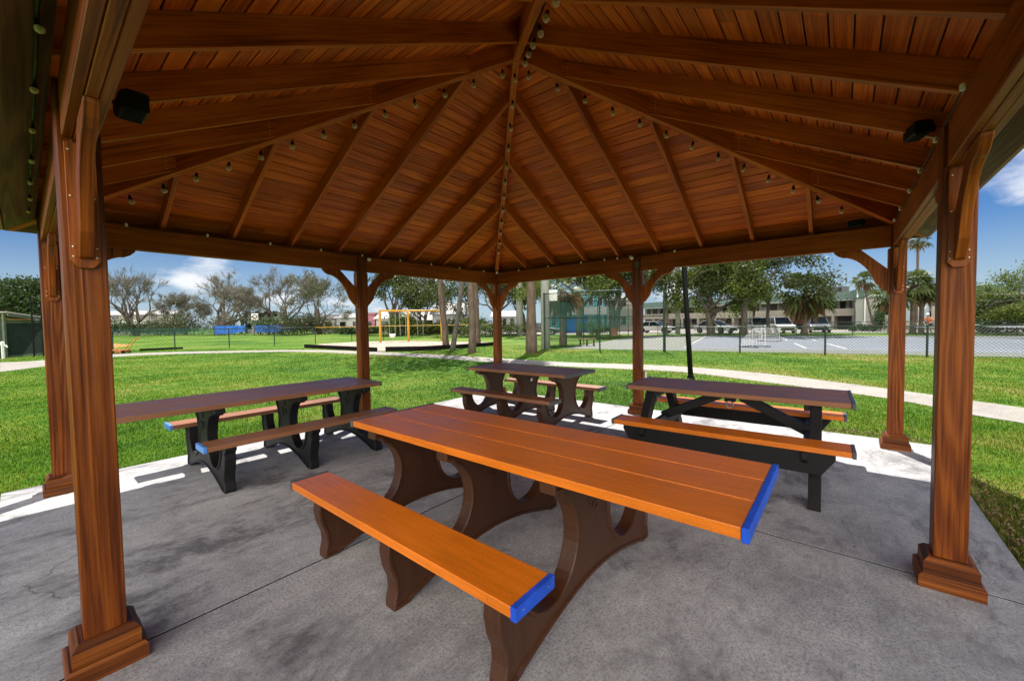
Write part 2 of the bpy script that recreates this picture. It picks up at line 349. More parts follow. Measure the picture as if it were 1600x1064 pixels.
# ------------------------------------------------------------------ the setting
def sheet(name,pts,z,mat,t=0.0):
    mb=MB(); mb.poly([(p[0],p[1],z) for p in pts])
    if t:
        n=len(pts)
        for i in range(n):
            a,b=pts[i],pts[(i+1)%n]; mb.poly([(a[0],a[1],z),(a[0],a[1],z-t),(b[0],b[1],z-t),(b[0],b[1],z)])
    return mb.build(name,mat)
struct(sheet('lawn',[(-450,-450),(600,-450),(600,600),(-450,600)],GZ,M['lawn']))
mb=MB(); HS=3.42; g=.008
for sx in (-1,1):
    for sy in (-1,1):
        x0,x1=sorted((sx*g,sx*HS)); y0,y1=sorted((sy*g,sy*HS)); mb.box(((x0+x1)/2,(y0+y1)/2,-.06),(x1-x0,y1-y0,.12))
struct(mb.build('concrete_slab',M['slab']))
mb=MB(); mb.box((0,0,-.0625),(2*HS-.02,2*HS-.02,.12)); struct(mb.build('slab_joint_bed',M['timber']))
near=[(0,581),(60,573.5),(180,557.5),(290,552.8),(390,550.6),(440,549.6),(500,550.5),(560,553),(640,557),(720,562.5),(785,567),(885,572.5),(987,577),(1074,582),(1200,597.5),(1385,622),(1520,648),(1600,661),(1700,684)]
far=[(0,566),(60,563.5),(180,553.3),(290,549.5),(390,547.9),(440,546.8),(500,547),(560,548.7),(640,552),(720,556),(785,560),(885,566),(987,569),(1071,573),(1200,584),(1385,607),(1520,626),(1600,637),(1700,654)]
PN=[bz(x,y,GZ+.006) for x,y in near]; PF=[bz(x,y,GZ+.006) for x,y in far]
def smooth(P):
    out=[]
    for i in range(len(P)-1):
        p0,p1,p2,p3=P[max(i-1,0)],P[i],P[i+1],P[min(i+2,len(P)-1)]
        for k in range(4):
            t=k/4; out.append(.5*((2*p1)+(p2-p0)*t+(2*p0-5*p1+4*p2-p3)*t*t+(3*p1-p0-3*p2+p3)*t**3))
    return out+[P[-1]]
PN=smooth(PN); PF=smooth(PF); mb=MB()
for i in range(len(PN)-1): mb.poly([PN[i],PN[i+1],PF[i+1],PF[i]])
struct(mb.build('footpath',M['path']))
# ball-field clay, parking lot, tennis court
struct(sheet('infield_clay',[G(-60,27),G(70,25.5),G(150,27),G(182,33),G(205,36.5),G(150,47),G(-60,50)],GZ+.006,M['orange']))
FA=Vector((15.35,10.52)); FD=Vector((.182,-1)).normalized(); FN=Vector((1,.182)).normalized()     # court fence line and its normal
def court(s,n,z=GZ): p=FA+FD*s+FN*n; return Vector((p.x,p.y,z))
struct(sheet('tennis_court',[court(.6,.9),court(48,.9),court(48,22.5),court(.6,22.5)],GZ+.006,M['court']))
struct(sheet('court_play_area',[court(7.0,3.0),court(44,3.0),court(44,20.5),court(7.0,20.5)],GZ+.011,M['court_blue']))
mb=MB()
def cline(s0,n0,s1,n1,w=.06):
    a=court(s0,n0,GZ+.016); b=court(s1,n1,GZ+.016); d=(b-a).normalized(); q=Vector((-d.y,d.x,0))*w/2; mb.poly([a-q,b-q,b+q,a+q])
cline(7.0,3.0,44,3.0); cline(7,20.5,44,20.5); cline(7,3,7,20.5)
for s0 in (12.6,14.2,24.5,33): cline(s0,4.2,s0,9.0,.10); cline(s0,13,s0,19.5,.10)
cline(12.6,4.2,33,4.2); cline(12.6,19.5,33,19.5)
struct(mb.build('court_lines',M['white']))
struct(sheet('parking_lot',[G(700,62),G(860,50),G(1080,45),G(1320,40.5),G(1640,34.5),G(1800,34),G(1800,52),G(1330,58),G(1050,84),G(700,90)],GZ+.006,M['path']))

# ------------------------------------------------------------------ the pavilion
H=3.05; W=.134; HB=2.294; HT=2.529; SL=.528; EV=3.32
pav=empty('pavilion','open square timber pavilion with brown stained posts and a pyramid roof over the tables','pavilion',(0,0,0))
def face_xf(k):                                              # the four roof faces: local (a along eave, d outwards) -> world
    c,s_=[(1,0),(0,1),(-1,0),(0,-1)][k]; e=(-s_,c)
    return lambda a,d,z: Vector((c*d+e[0]*a, s_*d+e[1]*a, z))
posts=[(-H,0),(-H,H),(0,H),(H,H),(H,0),(H,-H),(0,-H),(-H,-H)]
for (x,y) in posts:
    mb=MB(); mb.beam((x,y,0),(x,y,HT+.004),W,W,(0,1,0)); p=mb.build('post',M['post'],pav,bevel=.006,seg=2)
    mb=MB(); a,b_=.128,.108
    def tier(h0,h1,r0,r1,ht):
        for q in range(4):
            an=q*PI/2; c,s_=math.cos(an),math.sin(an)
            fn=lambda u,v,w:(x+c*v-s_*u, y+s_*v+c*u, w)
            pts=[fn(-r0,r0,h0),fn(r0,r0,h0),fn(r0,r0,ht),fn(r1,r1,h1),fn(-r1,r1,h1),fn(-r0,r0,ht)]
            o=random.uniform(0,9); L=[(0,0),(2*r0,0),(2*r0,ht),(2*r0,h1),(0,h1),(0,ht)]
            mb.poly([pts[0],pts[1],pts[2],pts[5]],0,[(o,0),(o+2*r0,0),(o+2*r0,ht-h0),(o,ht-h0)])
            mb.poly([pts[5],pts[2],pts[3],pts[4]],0,[(o,.1),(o+2*r0,.1),(o+2*r0,.13),(o,.13)])
            mb.poly([pts[4],pts[3],fn(.06,.06,h1),fn(-.06,.06,h1)],0,[(o,.2),(o+.2,.2),(o+.2,.25),(o,.25)])
    tier(0,.075,a,a-.012,.062); tier(.07,.165,b_,b_-.022,.14)
    mb.build('base_trim',M['trim'],p,bevel=.003)
for k in range(4):
    f=face_xf(k)
    for sg in (-1,1):
        mb=MB(); o=random.uniform(0,20)
        for j,off in enumerate((-.034,0,.034)): mb.beam(f(sg*.067,H+off,(HB+HT)/2+(0 if j==1 else .004)),f(sg*(H-.067),H+off,(HB+HT)/2+(0 if j==1 else .004)),.032,HT-HB)
        mb.build('beam',M['wood'],pav,bevel=.003)
# braces with mounting plates
def brace(px_,py_,dx,dy):
    B=HB; pl=[(a,B+b) for a,b in ((.575,-.001),(.572,-.018),(.535,-.055),(.49,-.078),(.45,-.082),(.405,-.10),(.36,-.128),(.325,-.160),(.29,-.20),(.262,-.24),(.24,-.28),(.222,-.32),(.207,-.36),(.193,-.40),(.165,-.435),(.14,-.465),(.118,-.49),(.089,-.50),(.089,-.245),(.325,-.001))]
    mb=MB(); mb.prism(pl,lambda a,b,c:(px_+dx*a-dy*c,py_+dy*a+dx*c,b),.042)
    br=mb.build('brace',M['plate'],pav,bevel=.003)
    mb=MB(); q=[(-.045,B-.02),(-.045,B-.505),(-.022,B-.535),(.022,B-.535),(.045,B-.505),(.045,B-.02)]
    mb.prism(q,lambda a,b,c:(px_+dx*(.078+c)-dy*a,py_+dy*(.078+c)+dx*a,b),.022)
    Mx=Matrix(((-dy,0,dx),(dx,0,dy),(0,1,0)))
    for a,b in ((-.034,-.05),(.034,-.05),(-.034,-.24),(.034,-.24),(-.034,-.45),(.034,-.45),(-.034,-.49),(.034,-.49)):
        mb.lathe([(.0055,0),(.005,.002),(.0001,.003)],(px_+dx*.089-dy*a,py_+dy*.089+dx*a,B+b),6,1,Mx)
    mb.build('mounting_plate',[M['plate'],M['brass']],br,bevel=.002)
for (x,y) in posts:
    for dx,dy in ((1,0),(-1,0),(0,1),(0,-1)):
        if abs(x+dx*.5)<=H and abs(y+dy*.5)<=H and (abs(x)==H and dx==0 or abs(y)==H and dy==0): brace(x,y,dx,dy)
# hips, rafters, deck, fascia, shingles
for sx,sy in ((1,1),(-1,1),(1,-1),(-1,-1)):
    mb=MB(); zc=lambda d:4.122-SL*d+.098
    mb.beam((sx*.0,sy*.0,zc(0)),(sx*(EV-.02),sy*(EV-.02),zc(EV-.02)),.068,.175)
    mb.build('hip_rafter',M['rafter'],pav,bevel=.004)
RZ=lambda d:4.16-SL*d
for k in range(4):
    f=face_xf(k)
    for a in (-2.25,-1.61,-.96,-.32,.32,.96,1.61,2.25):
        mb=MB(); d0=abs(a)+.02; c=.079
        mb.beam(f(a,d0,RZ(d0)+c),f(a,EV-.03,RZ(EV-.03)+c),.040,.139)
        ex=f(1,0,0)-f(0,0,0)
        for sg in (-1,1):
            an=math.atan2(ex.y*sg,ex.x*sg); Mn=Matrix.Rotation(an,3,'Z')@Matrix.Rotation(PI/2,3,'Y')
            for q in range(4):
                dd=d0+.075+.004*(q%2); mb.lathe([(.006,0),(.0055,.0015),(.0001,.002)],f(a+sg*.0202,dd,RZ(dd)+.028+.034*q),6,1,Mn)
        mb.build('rafter',[M['rafter'],M['brass']],pav,bevel=.003)
    mb=MB(); cs=math.cos(math.atan(SL)); wv=.118*cs; d=0.0; DZ=lambda q:4.318-SL*q
    while d<EV:
        d1=min(d+wv-.010*cs,EV)
        if d1-d>.02:
            o=(random.uniform(0,50),random.uniform(0,50)); h=.018
            # each run is a few boards butted end to end
            cuts=[-d1]+sorted(random.uniform(-d1,d1) for _ in range(0 if d1<2.0 else 1))+[d1]
            for i in range(len(cuts)-1):
                a0,a1=cuts[i],cuts[i+1]; o=(random.uniform(0,50),random.uniform(0,50))
                if a1-a0<.02: continue
                e0,e1=(max(a0,-d) if i==0 else a0),(min(a1,d) if i==len(cuts)-2 else a1)
                if i==0: q0=(-d,-d1)
                else: q0=(a0+.001,a0+.001)
                if i==len(cuts)-2: q1=(d,d1)
                else: q1=(a1-.001,a1-.001)
                if q1[0]<=q0[0]: q0=(min(q0[0],q1[0]-.001),q0[1])
                lo=[f(q0[0],d,DZ(d)),f(q1[0],d,DZ(d)),f(q1[1],d1,DZ(d1)),f(q0[1],d1,DZ(d1))]; hi=[p+Vector((0,0,h)) for p in lo]
                uv=[(o[0]+q0[0],o[1]),(o[0]+q1[0],o[1]),(o[0]+q1[1],o[1]+.118),(o[0]+q0[1],o[1]+.118)]
                mb.poly(lo[::-1],0,uv[::-1])
                for i1,i2 in ((0,1),(2,3),(3,0),(1,2)): mb.poly([lo[i1],lo[i2],hi[i2],hi[i1]],0,[uv[i1],uv[i2],(uv[i2][0],uv[i2][1]+.01),(uv[i1][0],uv[i1][1]+.01)])
        d+=wv
    mb.build('roof_decking',M['deck'],pav)
    mb=MB(); z=RZ(EV)+.10; mb.beam(f(-EV-.012,EV,z+.0),f(EV+.012,EV,z),.026,.20); mb.build('fascia',M['wood'],pav,bevel=.003)
for k in range(4):
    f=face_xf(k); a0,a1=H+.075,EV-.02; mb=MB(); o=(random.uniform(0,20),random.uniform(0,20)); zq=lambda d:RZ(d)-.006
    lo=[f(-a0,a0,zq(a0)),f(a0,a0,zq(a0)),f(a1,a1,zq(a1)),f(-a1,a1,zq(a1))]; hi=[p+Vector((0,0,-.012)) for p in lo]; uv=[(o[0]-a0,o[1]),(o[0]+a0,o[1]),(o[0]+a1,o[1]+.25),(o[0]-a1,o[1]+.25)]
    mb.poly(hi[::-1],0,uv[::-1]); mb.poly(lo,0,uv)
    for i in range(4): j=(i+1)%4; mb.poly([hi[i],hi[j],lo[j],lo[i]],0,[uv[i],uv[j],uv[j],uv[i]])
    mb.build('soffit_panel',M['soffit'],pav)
mb=MB(); e=EV+.05; zt=4.345; ze=zt-SL*e
for k in range(4):
    f=face_xf(k)
    mb.poly([f(-e,e,ze),f(e,e,ze),f(0,0,zt)]); mb.poly([f(-e,e,ze+.03),f(e,e,ze+.03),f(0,0,zt+.03)]); mb.poly([f(-e,e,ze),f(e,e,ze),f(e,e,ze+.03),f(-e,e,ze+.03)])
mb.build('roof_shingles',M['shingle'],pav)

# ------------------------------------------------------------------ light strings on the hips, soffit string, clips, floodlights
bulb_mb=MB(); bulb_mb.lathe([(.0001,-.068),(.014,-.065),(.026,-.053),(.030,-.038),(.026,-.020),(.015,-.004),(.010,.004)],n=14); 
bm_glass=None
sock_mb=MB(); sock_mb.lathe([(.024,-.022),(.026,-.020),(.019,-.004),(.0135,.006),(.0135,.026),(.008,.032),(.003,.04)],n=12); sock_mb.lathe([(.0001,-.044),(.005,-.038),(.005,-.008)],n=6)
proto={}
def add_bulb(parent,pos,sc=.86):
    if 'g' not in proto:
        b=bulb_mb.build('bulb',M['bulb'],parent,smooth=True); s_=sock_mb.build('socket',M['black'],b); proto['g']=b.data; proto['s']=s_.data
    else:
        b=bpy.data.objects.new('bulb',proto['g']); COL.objects.link(b); b.parent=parent
        s_=bpy.data.objects.new('socket',proto['s']); COL.objects.link(s_); s_.parent=b
    b.location=pos; b.scale=(sc,sc,sc); b.rotation_euler=(R(random.uniform(-14,14)),R(random.uniform(-14,14)),random.uniform(0,6))
def hip_string(sx,sy,lab,n=13,side=1):
    e=empty('string_lights',lab,'string lights',(0,0,4.1),0,'light strings along the hip rafters'); pts=[]
    px_,py_=-sy*.040*side*sx*sy,sx*.040*side*sx*sy
    for i in range(n*3+1):
        d=.06+i*.2083/3
        if d>3.0: break
        sag=.006*math.sin(i*2*PI/3)+random.uniform(-.003,.003)
        pts.append(Vector((sx*d+px_*.9,sy*d+py_*.9,4.122-SL*d+.030+sag-4.1)))
    mb=MB(); mb.tube(pts,.007,5); mb.build('cable',M['black'],e)
    for i in range(n):
        d=.095+i*.2083
        add_bulb(e,(sx*d+px_*1.25,sy*d+py_*1.25,4.122-SL*d-.028-4.1))
hip_string(-1,1,'string of round bulbs along the hip rafter rising from the left corner',13,1)
hip_string(1,-1,'string of round bulbs along the hip rafter rising from the right corner',13,-1)
hip_string(1,1,'string of round bulbs down the hip rafter to the far corner post',12,0)
hip_string(-1,-1,'string of big round bulbs along the hip rafter running overhead to the viewer',9,1)
e=empty('string_lights','dark string of bulbs hanging under the left eave outside the beam','string lights',(0,0,0),0,'light strings along the eaves')
ys=[-1.15,-.66,-.16,.34,.87,1.38,1.87,2.35,2.75]; pts=[]
for i in range(len(ys)-1):
    for k in range(4): t=k/4; pts.append((-3.165,ys[i]+(ys[i+1]-ys[i])*t,2.47-.035*math.sin(PI*t)))
mb=MB(); mb.tube(pts,.005,5); mb.build('cable',M['black'],e)
for y in ys[:-1]: add_bulb(e,(-3.165,y,2.435),.42)
def clips(lab,pl,grp):
    e=empty('cable_run',lab,'cable',(0,0,0),0,grp); mb=MB(); q=[]
    for i in range(len(pl)-1):
        a=Vector(pl[i]); b=Vector(pl[i+1])
        for k in range(4): t=k/4; p=a.lerp(b,t); p.z-=.012*math.sin(PI*t); q.append(p+Vector((0,0,-.004)))
    mb.tube(q,.004,5); mb.build('cable',M['black'],e)
    for p in pl:
        mb=MB(); mb.box(p,(.022,.022,.034)); mb.build('clip',M['white'],e,bevel=.006)
clips('black cable held by white clips along the top of the left far beam',[(x,2.985,2.533) for x in (-2.54,-1.88,-1.24,-.61,.0,.66,1.29,1.95,2.6)],'cables along the beam tops')
clips('black cable with white clips on the beam top at the right far side',[(2.985,y,2.533) for y in (2.4,1.7,1.0,.55,.32,.1,-.6)],'cables along the beam tops')
clips('black cable with white clips on the near right beam top',[(x,-2.985,2.533) for x in (-.5,.2,.84,1.43,2.13,2.7)],'cables along the beam tops')
def flood(lab,pos,dirx,diry,white=False):
    e=empty('floodlight',lab,'floodlight',pos,math.atan2(diry,dirx),'floodlights under the roof'); e.scale=(.56,.56,.50) if not white else (.8,.8,.8)
    mb=MB(); Mx=Matrix.Rotation(PI/2,3,'Y')@Matrix.Rotation(R(0),3,'Z'); Mt=Matrix.Rotation(R(20),3,'Y')@Mx
    if not white:
        mb.prism([(.06,-.06),(.05,-.03),(.05,.03),(.065,.065),(.10,.085),(.20,.085),(.215,.07),(.215,-.055),(.20,-.07),(.08,-.07)],lambda a,b,c:(a,c,b),.25); mb.build('housing',M['black'],e,bevel=.006)
        mb=MB(); mb.box((.14,0,-.072),(.11,.21,.006)); mb.build('lens',M['timber'],e)
        mb=MB(); mb.tube([(0,0,0),(.03,0,.0),(.06,0,.0)],.014,8); mb.lathe([(.035,0),(.035,.015)],(0,0,0),12,0,Mx); mb.build('bracket',M['black'],e)
    else:
        mb.lathe([(.0001,.034),(.02,.030),(.033,.012),(.035,-.01),(.03,-.03)],(.07,0,0),14,0,Mt); mb.build('lens',M['white'],e,smooth=True)
        mb=MB(); mb.lathe([(.036,-.05),(.036,-.012),(.033,-.012)],(.07,0,0),12,0,Mt); mb.tube([(0,0,0),(.05,0,0)],.01,8); mb.build('housing',M['black'],e)
flood('black box shaped floodlight beside the front left post',(-2.99,-.32,2.40),1,.0)
flood('black box shaped floodlight beside the front right post',(.30,-2.99,2.63),-.3,1)
flood('small spotlight with a white bulb on the middle post of the left far side',(.06,2.98,2.475),.2,-1,True)
flood('small spotlight with a white bulb on the middle post of the right far side',(2.98,.04,2.50),-1,.1,True)
flood('black spotlight tucked under the roof at the right corner post',(2.97,-2.7,2.58),-1,.3)
flood('small white bulb light on top of the far corner post',(2.97,2.97,2.53),-.7,-.7,True)
# conduit and outlet boxes on the right far middle post
e=empty('junction_box','grey junction box with conduit at the top of the middle right far post','electrical box',(2.975,-.0,2.30),0)
mb=MB(); mb.box((-.005,-.02,.10),(.035,.07,.09)); mb.build('box',M['grey_cap'],e,bevel=.004)
mb=MB(); mb.tube([(-.005,-.02,.06),(-.005,-.02,-.25),(-.003,-.03,-.32)],.010,8); mb.tube([(-.005,-.045,.10),(-.004,-.2,.13),(-.004,-.22,-.02)],.006,6); mb.build('conduit',M['grey_cap'],e)
e=empty('outlet_box','small reddish outlet box low on the back of the right far middle post','electrical box',(3.10,-.085,.62),0)
mb=MB(); mb.box((0,0,0),(.07,.04,.14)); mb.build('box',M['tan_wood'],e,bevel=.005); mb=MB(); mb.box((0,-.024,.0),(.05,.012,.10)); mb.build('cover',M['white'],e,bevel=.003)

# ------------------------------------------------------------------ picnic tables (local: x across, y along)
def frame_profile(b,th,zt=.735,zs=.43):
    s=b/.72; cx,cw,cz,ch=.405*s,.225*s,.425,.25
    P=[(th,zt),(th,zt-.048),(th-.055,zt-.052),(th-.065,zt-.072)]
    n=22
    for i in range(n+1):
        a0=math.acos(max(-.94,min(.9,(th-.07-cx)/cw))); an=a0+(2*PI-a0)*i/n; P.append((cx+cw*math.cos(an),cz+ch*math.sin(an)))
    P+=[(b-.088,zs),(b+.088,zs),(b+.088,zs-.035),(b+.052,zs-.065),(b+.058,zs-.12),(b+.045,zs-.2),(b+.018,zs-.27),(b+.012,.10),(b+.028,.035),(b+.028,0),(b-.062,0),(b-.10,.018)]
    for i in range(1,7): t=i/6; P.append(((b-.10)*(1-t),.018+.115*math.sin(t*PI/2)))
    left=[(-x,z) for x,z in P[:-1]][::-1]
    return P+left
def offset_poly(P,d):
    n=len(P); out=[]
    for i in range(n):
        a,b,c=Vector(P[i-1]),Vector(P[i]),Vector(P[(i+1)%n]); e0=(b-a).normalized(); e1=(c-b).normalized()
        n0=Vector((-e0.y,e0.x)); n1=Vector((-e1.y,e1.x)); m=(n0+n1)
        m=m.normalized() if m.length>1e-4 else n0; k=min(1.8,1/max(.4,m.dot(n0))); q=b+m*d*k; out.append((q.x,q.y))
    return out
from mathutils.geometry import tessellate_polygon
def leg_frame(b,th,y,mat,parent,mark=False):
    P=[]
    for q in frame_profile(b,th):
        if not P or math.hypot(q[0]-P[-1][0],q[1]-P[-1][1])>.004: P.append(q)
    area=sum(P[i-1][0]*P[i][1]-P[i][0]*P[i-1][1] for i in range(len(P)))
    if area<0: P=P[::-1]
    A=offset_poly(P,.004); B=offset_poly(P,.018); Cc=offset_poly(P,.024); t=.045; n=len(P)
    mb=MB(); rings=[]
    for sg in (-1,1):
        for Q,yy in ((P,t-.006),(A,t),(B,t),(Cc,t-.011)):
            rings.append(len(mb.v)); mb.v+=[(x,sg*yy,z) for x,z in Q]
    def band(r0_,r1_,flip):
        for i in range(n):
            k=(i+1)%n; f=[r0_+i,r0_+k,r1_+k,r1_+i]; f=f[::-1] if flip else f
            mb.face(f,[(mb.v[q][2],mb.v[q][0]+mb.v[q][1]) for q in f])
    for h_,sg in ((0,False),(4,True)):
        for q in range(3): band(rings[h_+q],rings[h_+q+1],sg)
        tri=tessellate_polygon([[Vector((x,z,0)) for x,z in Cc]])
        for tr in tri: f=[rings[h_+3]+q for q in tr]; mb.face(f,[(mb.v[q][2],mb.v[q][0]) for q in f])
    band(rings[0],rings[4],True)
    if mark:                                                  # moulded maker's mark
        for (x0,z0),(x1,z1) in (((-.03,.60),(0,.66)),((-.055,.53),(-.02,.50)),((-.02,.50),(.03,.525)),((.03,.525),(.06,.575)),((-.055,.53),(-.04,.57)),((.0,.55),(.02,.56)),((.02,.48),(.045,.495))):
            for sg in (-1,1): mb.beam((x0,sg*(t-.010),z0),(x1,sg*(t-.010),z1),.008,.008,(0,1,0))
    o=mb.build('leg_frame',mat,parent); o.location=(0,y,0)
    bm=bmesh.new(); bm.from_mesh(o.data); bmesh.ops.recalc_face_normals(bm,faces=bm.faces); bm.to_mesh(o.data); bm.free()
    return o
def plank(mb,x,z,w,t,y0,y1): mb.beam((x,y0,z),(x,y1,z),w,t)
def arch_table(label,loc,rz,b,th,ty,by_,fys,lum,frm,cap_pos,cap_neg,top_cap_neg,top_cap_pos,mark=False):
    e=empty('picnic_table',label,'picnic table',loc,rz,'picnic tables under the pavilion')
    ZT=.78; tt=.045; w=2*th/3
    mb=MB()
    for i in range(3): plank(mb,-th+w*(i+.5),ZT-tt/2,w-.010,tt,ty[0],ty[1])
    mb.build('tabletop',M[lum],e,bevel=.003,seg=2)
    for y,mt,sg in ((ty[0],top_cap_neg,-1),(ty[1],top_cap_pos,1)):
        mb=MB(); mb.box((0,y+sg*.014,ZT-tt/2-.001),(2*th+.004,.026,tt+.008)); mb.build('end_cap',M[mt],e,bevel=.003)
    for sx in (-1,1):
        mb=MB(); plank(mb,sx*b,.475-.0225,.245,.045,by_[0],by_[1]); st=mb.build('seat',M[lum],e,bevel=.003,seg=2)
        for y,mt,sg in ((by_[0],cap_neg,-1),(by_[1],cap_pos,1)):
            mb=MB(); mb.box((sx*b,y+sg*.014,.475-.0235),(.249,.026,.053))
            Mx=Matrix.Rotation(PI/2*sg*-1,3,'X')
            for q in (-.08,.08): mb.lathe([(.005,0),(.004,.002)],(sx*b+q,y+sg*.027,.452),8,1,Mx)
            mb.build('end_cap',[M[mt],M['steel']],st,bevel=.003)
    for y in fys: leg_frame(b,th,y,M[frm],e,mark)
    return e
t1=arch_table('long orange picnic table with dark brown arched legs and blue end caps, nearest the viewer',(-1.30,0,0),0,.735,.393,(-2.315,.28),(-1.66,.21),(-1.50,-.74,.02),'lumber','frame_brown','grey_cap','blue','blue','grey_cap',True)
t2=arch_table('long picnic table with black arched legs and blue seat ends beside the left lawn',(-.25,2.36,0),PI/2,.625,.43,(.175,2.63),(.18,2.03),(.35,1.10,1.85),'lumber_red','frame_black','blue_sheen','grey_cap','grey_cap','grey_cap',True)
t3=arch_table('short brown picnic table with brown arched legs by the far corner post',(1.775,1.27,0),0,.655,.415,(-.93,.93),(-.93,.93),(-.72,0,.72),'lumber_red','frame_brown','grey_cap','grey_cap','grey_cap','grey_cap')
mb=MB(); mb.box((.02,-.050,.60),(.055,.003,.045)); mb.build('sticker',M['white'],t3)
# traditional braced table
t4=empty('picnic_table','picnic table with black crossed braces and slanted legs at the right side','picnic table',(1.475,-1.66,0),R(2.0),'picnic tables under the pavilion')
ZT=.78; mb=MB(); th=.40
for i in range(3): plank(mb,-th+2*th/3*(i+.5),ZT-.0225,2*th/3-.010,.045,-.97,.97)
mb.build('tabletop',M['lumber_red'],t4,bevel=.003)
for sg in (-1,1):
    mb=MB(); mb.box((0,sg*.984,ZT-.0235),(2*th+.004,.026,.053)); mb.build('end_cap',M['grey_cap'],t4,bevel=.003)
for sx in (-1,1):
    mb=MB(); plank(mb,sx*.69,.48-.0225,.26,.045,-.955,.955); st=mb.build('seat',M['lumber'],t4,bevel=.003)
    for sg in (-1,1):
        mb=MB(); mb.box((sx*.69,sg*.969,.48-.0235),(.264,.026,.053)); mb.build('end_cap',M['grey_cap'],st,bevel=.003)
    mb=MB(); x=sx*.775
    mb.prism([(-.86,.433),(.86,.433),(.86,.39),(.77,.255),(-.77,.255),(-.86,.39)],lambda a,b,c:(x+c,a,b),.045); mb.build('seat_rail',M['frame_black'],t4,bevel=.003)
for sy in (-1,1):
    y=sy*.73
    for sx in (-1,1):
        mb=MB(); mb.prism([(sx*.90,0),(sx*.76,0),(sx*.22,.735),(sx*.36,.735)],lambda a,b,c:(a,y+c,b),.085)
        mb.build('leg',M['frame_black'],t4,bevel=.004)
    mb=MB(); yy=y-sy*.068; mb.prism([(-.83,.432),(.83,.432),(.83,.37),(.76,.30),(-.76,.30),(-.83,.37)],lambda a,b,c:(a,yy+c,b),.045); mb.build('crossbar',M['frame_black'],t4,bevel=.003)
    mb=MB(); mb.box((0,y-sy*.065,.715),(.74,.045,.07)); mb.build('top_cleat',M['frame_black'],t4,bevel=.003)
    mb=MB(); mb.beam((0,sy*.10,.70),(0,sy*.70,.40),.09,.09,(0,0,1)); mb.build('diagonal_brace',M['frame_black'],t4,bevel=.004)
mb=MB(); mb.box((0,0,.72),(.40,.09,.05)); mb.box((0,0,.665),(.12,.10,.06)); mb.build('centre_block',M['frame_black'],t4,bevel=.003)
mb=MB(); mb.tube([(-.06,.034*math.cos(a*PI/8),.61+.034*math.sin(a*PI/8)) for a in range(17)],.006,8)
mb.build('hanging_ring',M['steel'],t4,smooth=True)
#@@PART2
# ------------------------------------------------------------------ vegetation
rng=np.random.default_rng(11)
def leaf_quads(P,size,rs,flat=.0):                            # leaf-sized quads at points P
    n=len(P); a=rs.normal(size=(n,3)); a/=np.linalg.norm(a,axis=1,keepdims=True)+1e-9
    b=rs.normal(size=(n,3)); b-=a*(a*b).sum(1,keepdims=True); b/=np.linalg.norm(b,axis=1,keepdims=True)+1e-9
    s=(size*rs.uniform(.55,1.3,n))[:,None]; w=.55
    V=np.stack([P-a*s*.5,P+b*s*w*.5,P+a*s*.5,P-b*s*w*.5],1).reshape(-1,3)
    return V,np.arange(4*n).reshape(n,4)
def grow(rs,base,height,r0,spread,levels,nb,bend,first=.3,lean=(0,0),trunks=1,droop=0.0):
    segs=[];tips=[]
    def rec(p,d,ln,r,lv):
        k=4; pts=[p]; rad=[r]
        for i in range(k):
            d=(d+Vector(rs.normal(0,bend,3))+Vector((0,0,.05-droop*(levels-lv)*.06))).normalized(); p=p+d*ln/k; pts.append(p); rad.append(r*(1-.45*(i+1)/k))
        segs.append((pts,rad,lv))
        if lv<=1: tips.extend(pts[1:])
        if lv==0: return
        n=nb if lv<levels else nb+1; ph=rs.uniform(0,6.3)
        for i in range(n):
            an=ph+i*2*PI/n+rs.uniform(-.5,.5); x=d.orthogonal().normalized(); y=d.cross(x)
            sp=spread*rs.uniform(.6,1.25); nd=(d*math.cos(sp)+(x*math.cos(an)+y*math.sin(an))*math.sin(sp)).normalized()
            q=pts[-1] if i<2 else pts[rs.integers(2,k+1)]
            rec(q,nd,ln*rs.uniform(.66,.92),r*.55*rs.uniform(.8,1.1),lv-1)
    for t in range(trunks):
        d=Vector((lean[0]+ (rs.normal(0,.25) if trunks>1 else 0),lean[1]+(rs.normal(0,.25) if trunks>1 else 0),1)).normalized()
        rec(Vector((0,0,-.1)),d,height*first,r0,levels)
    return segs,tips
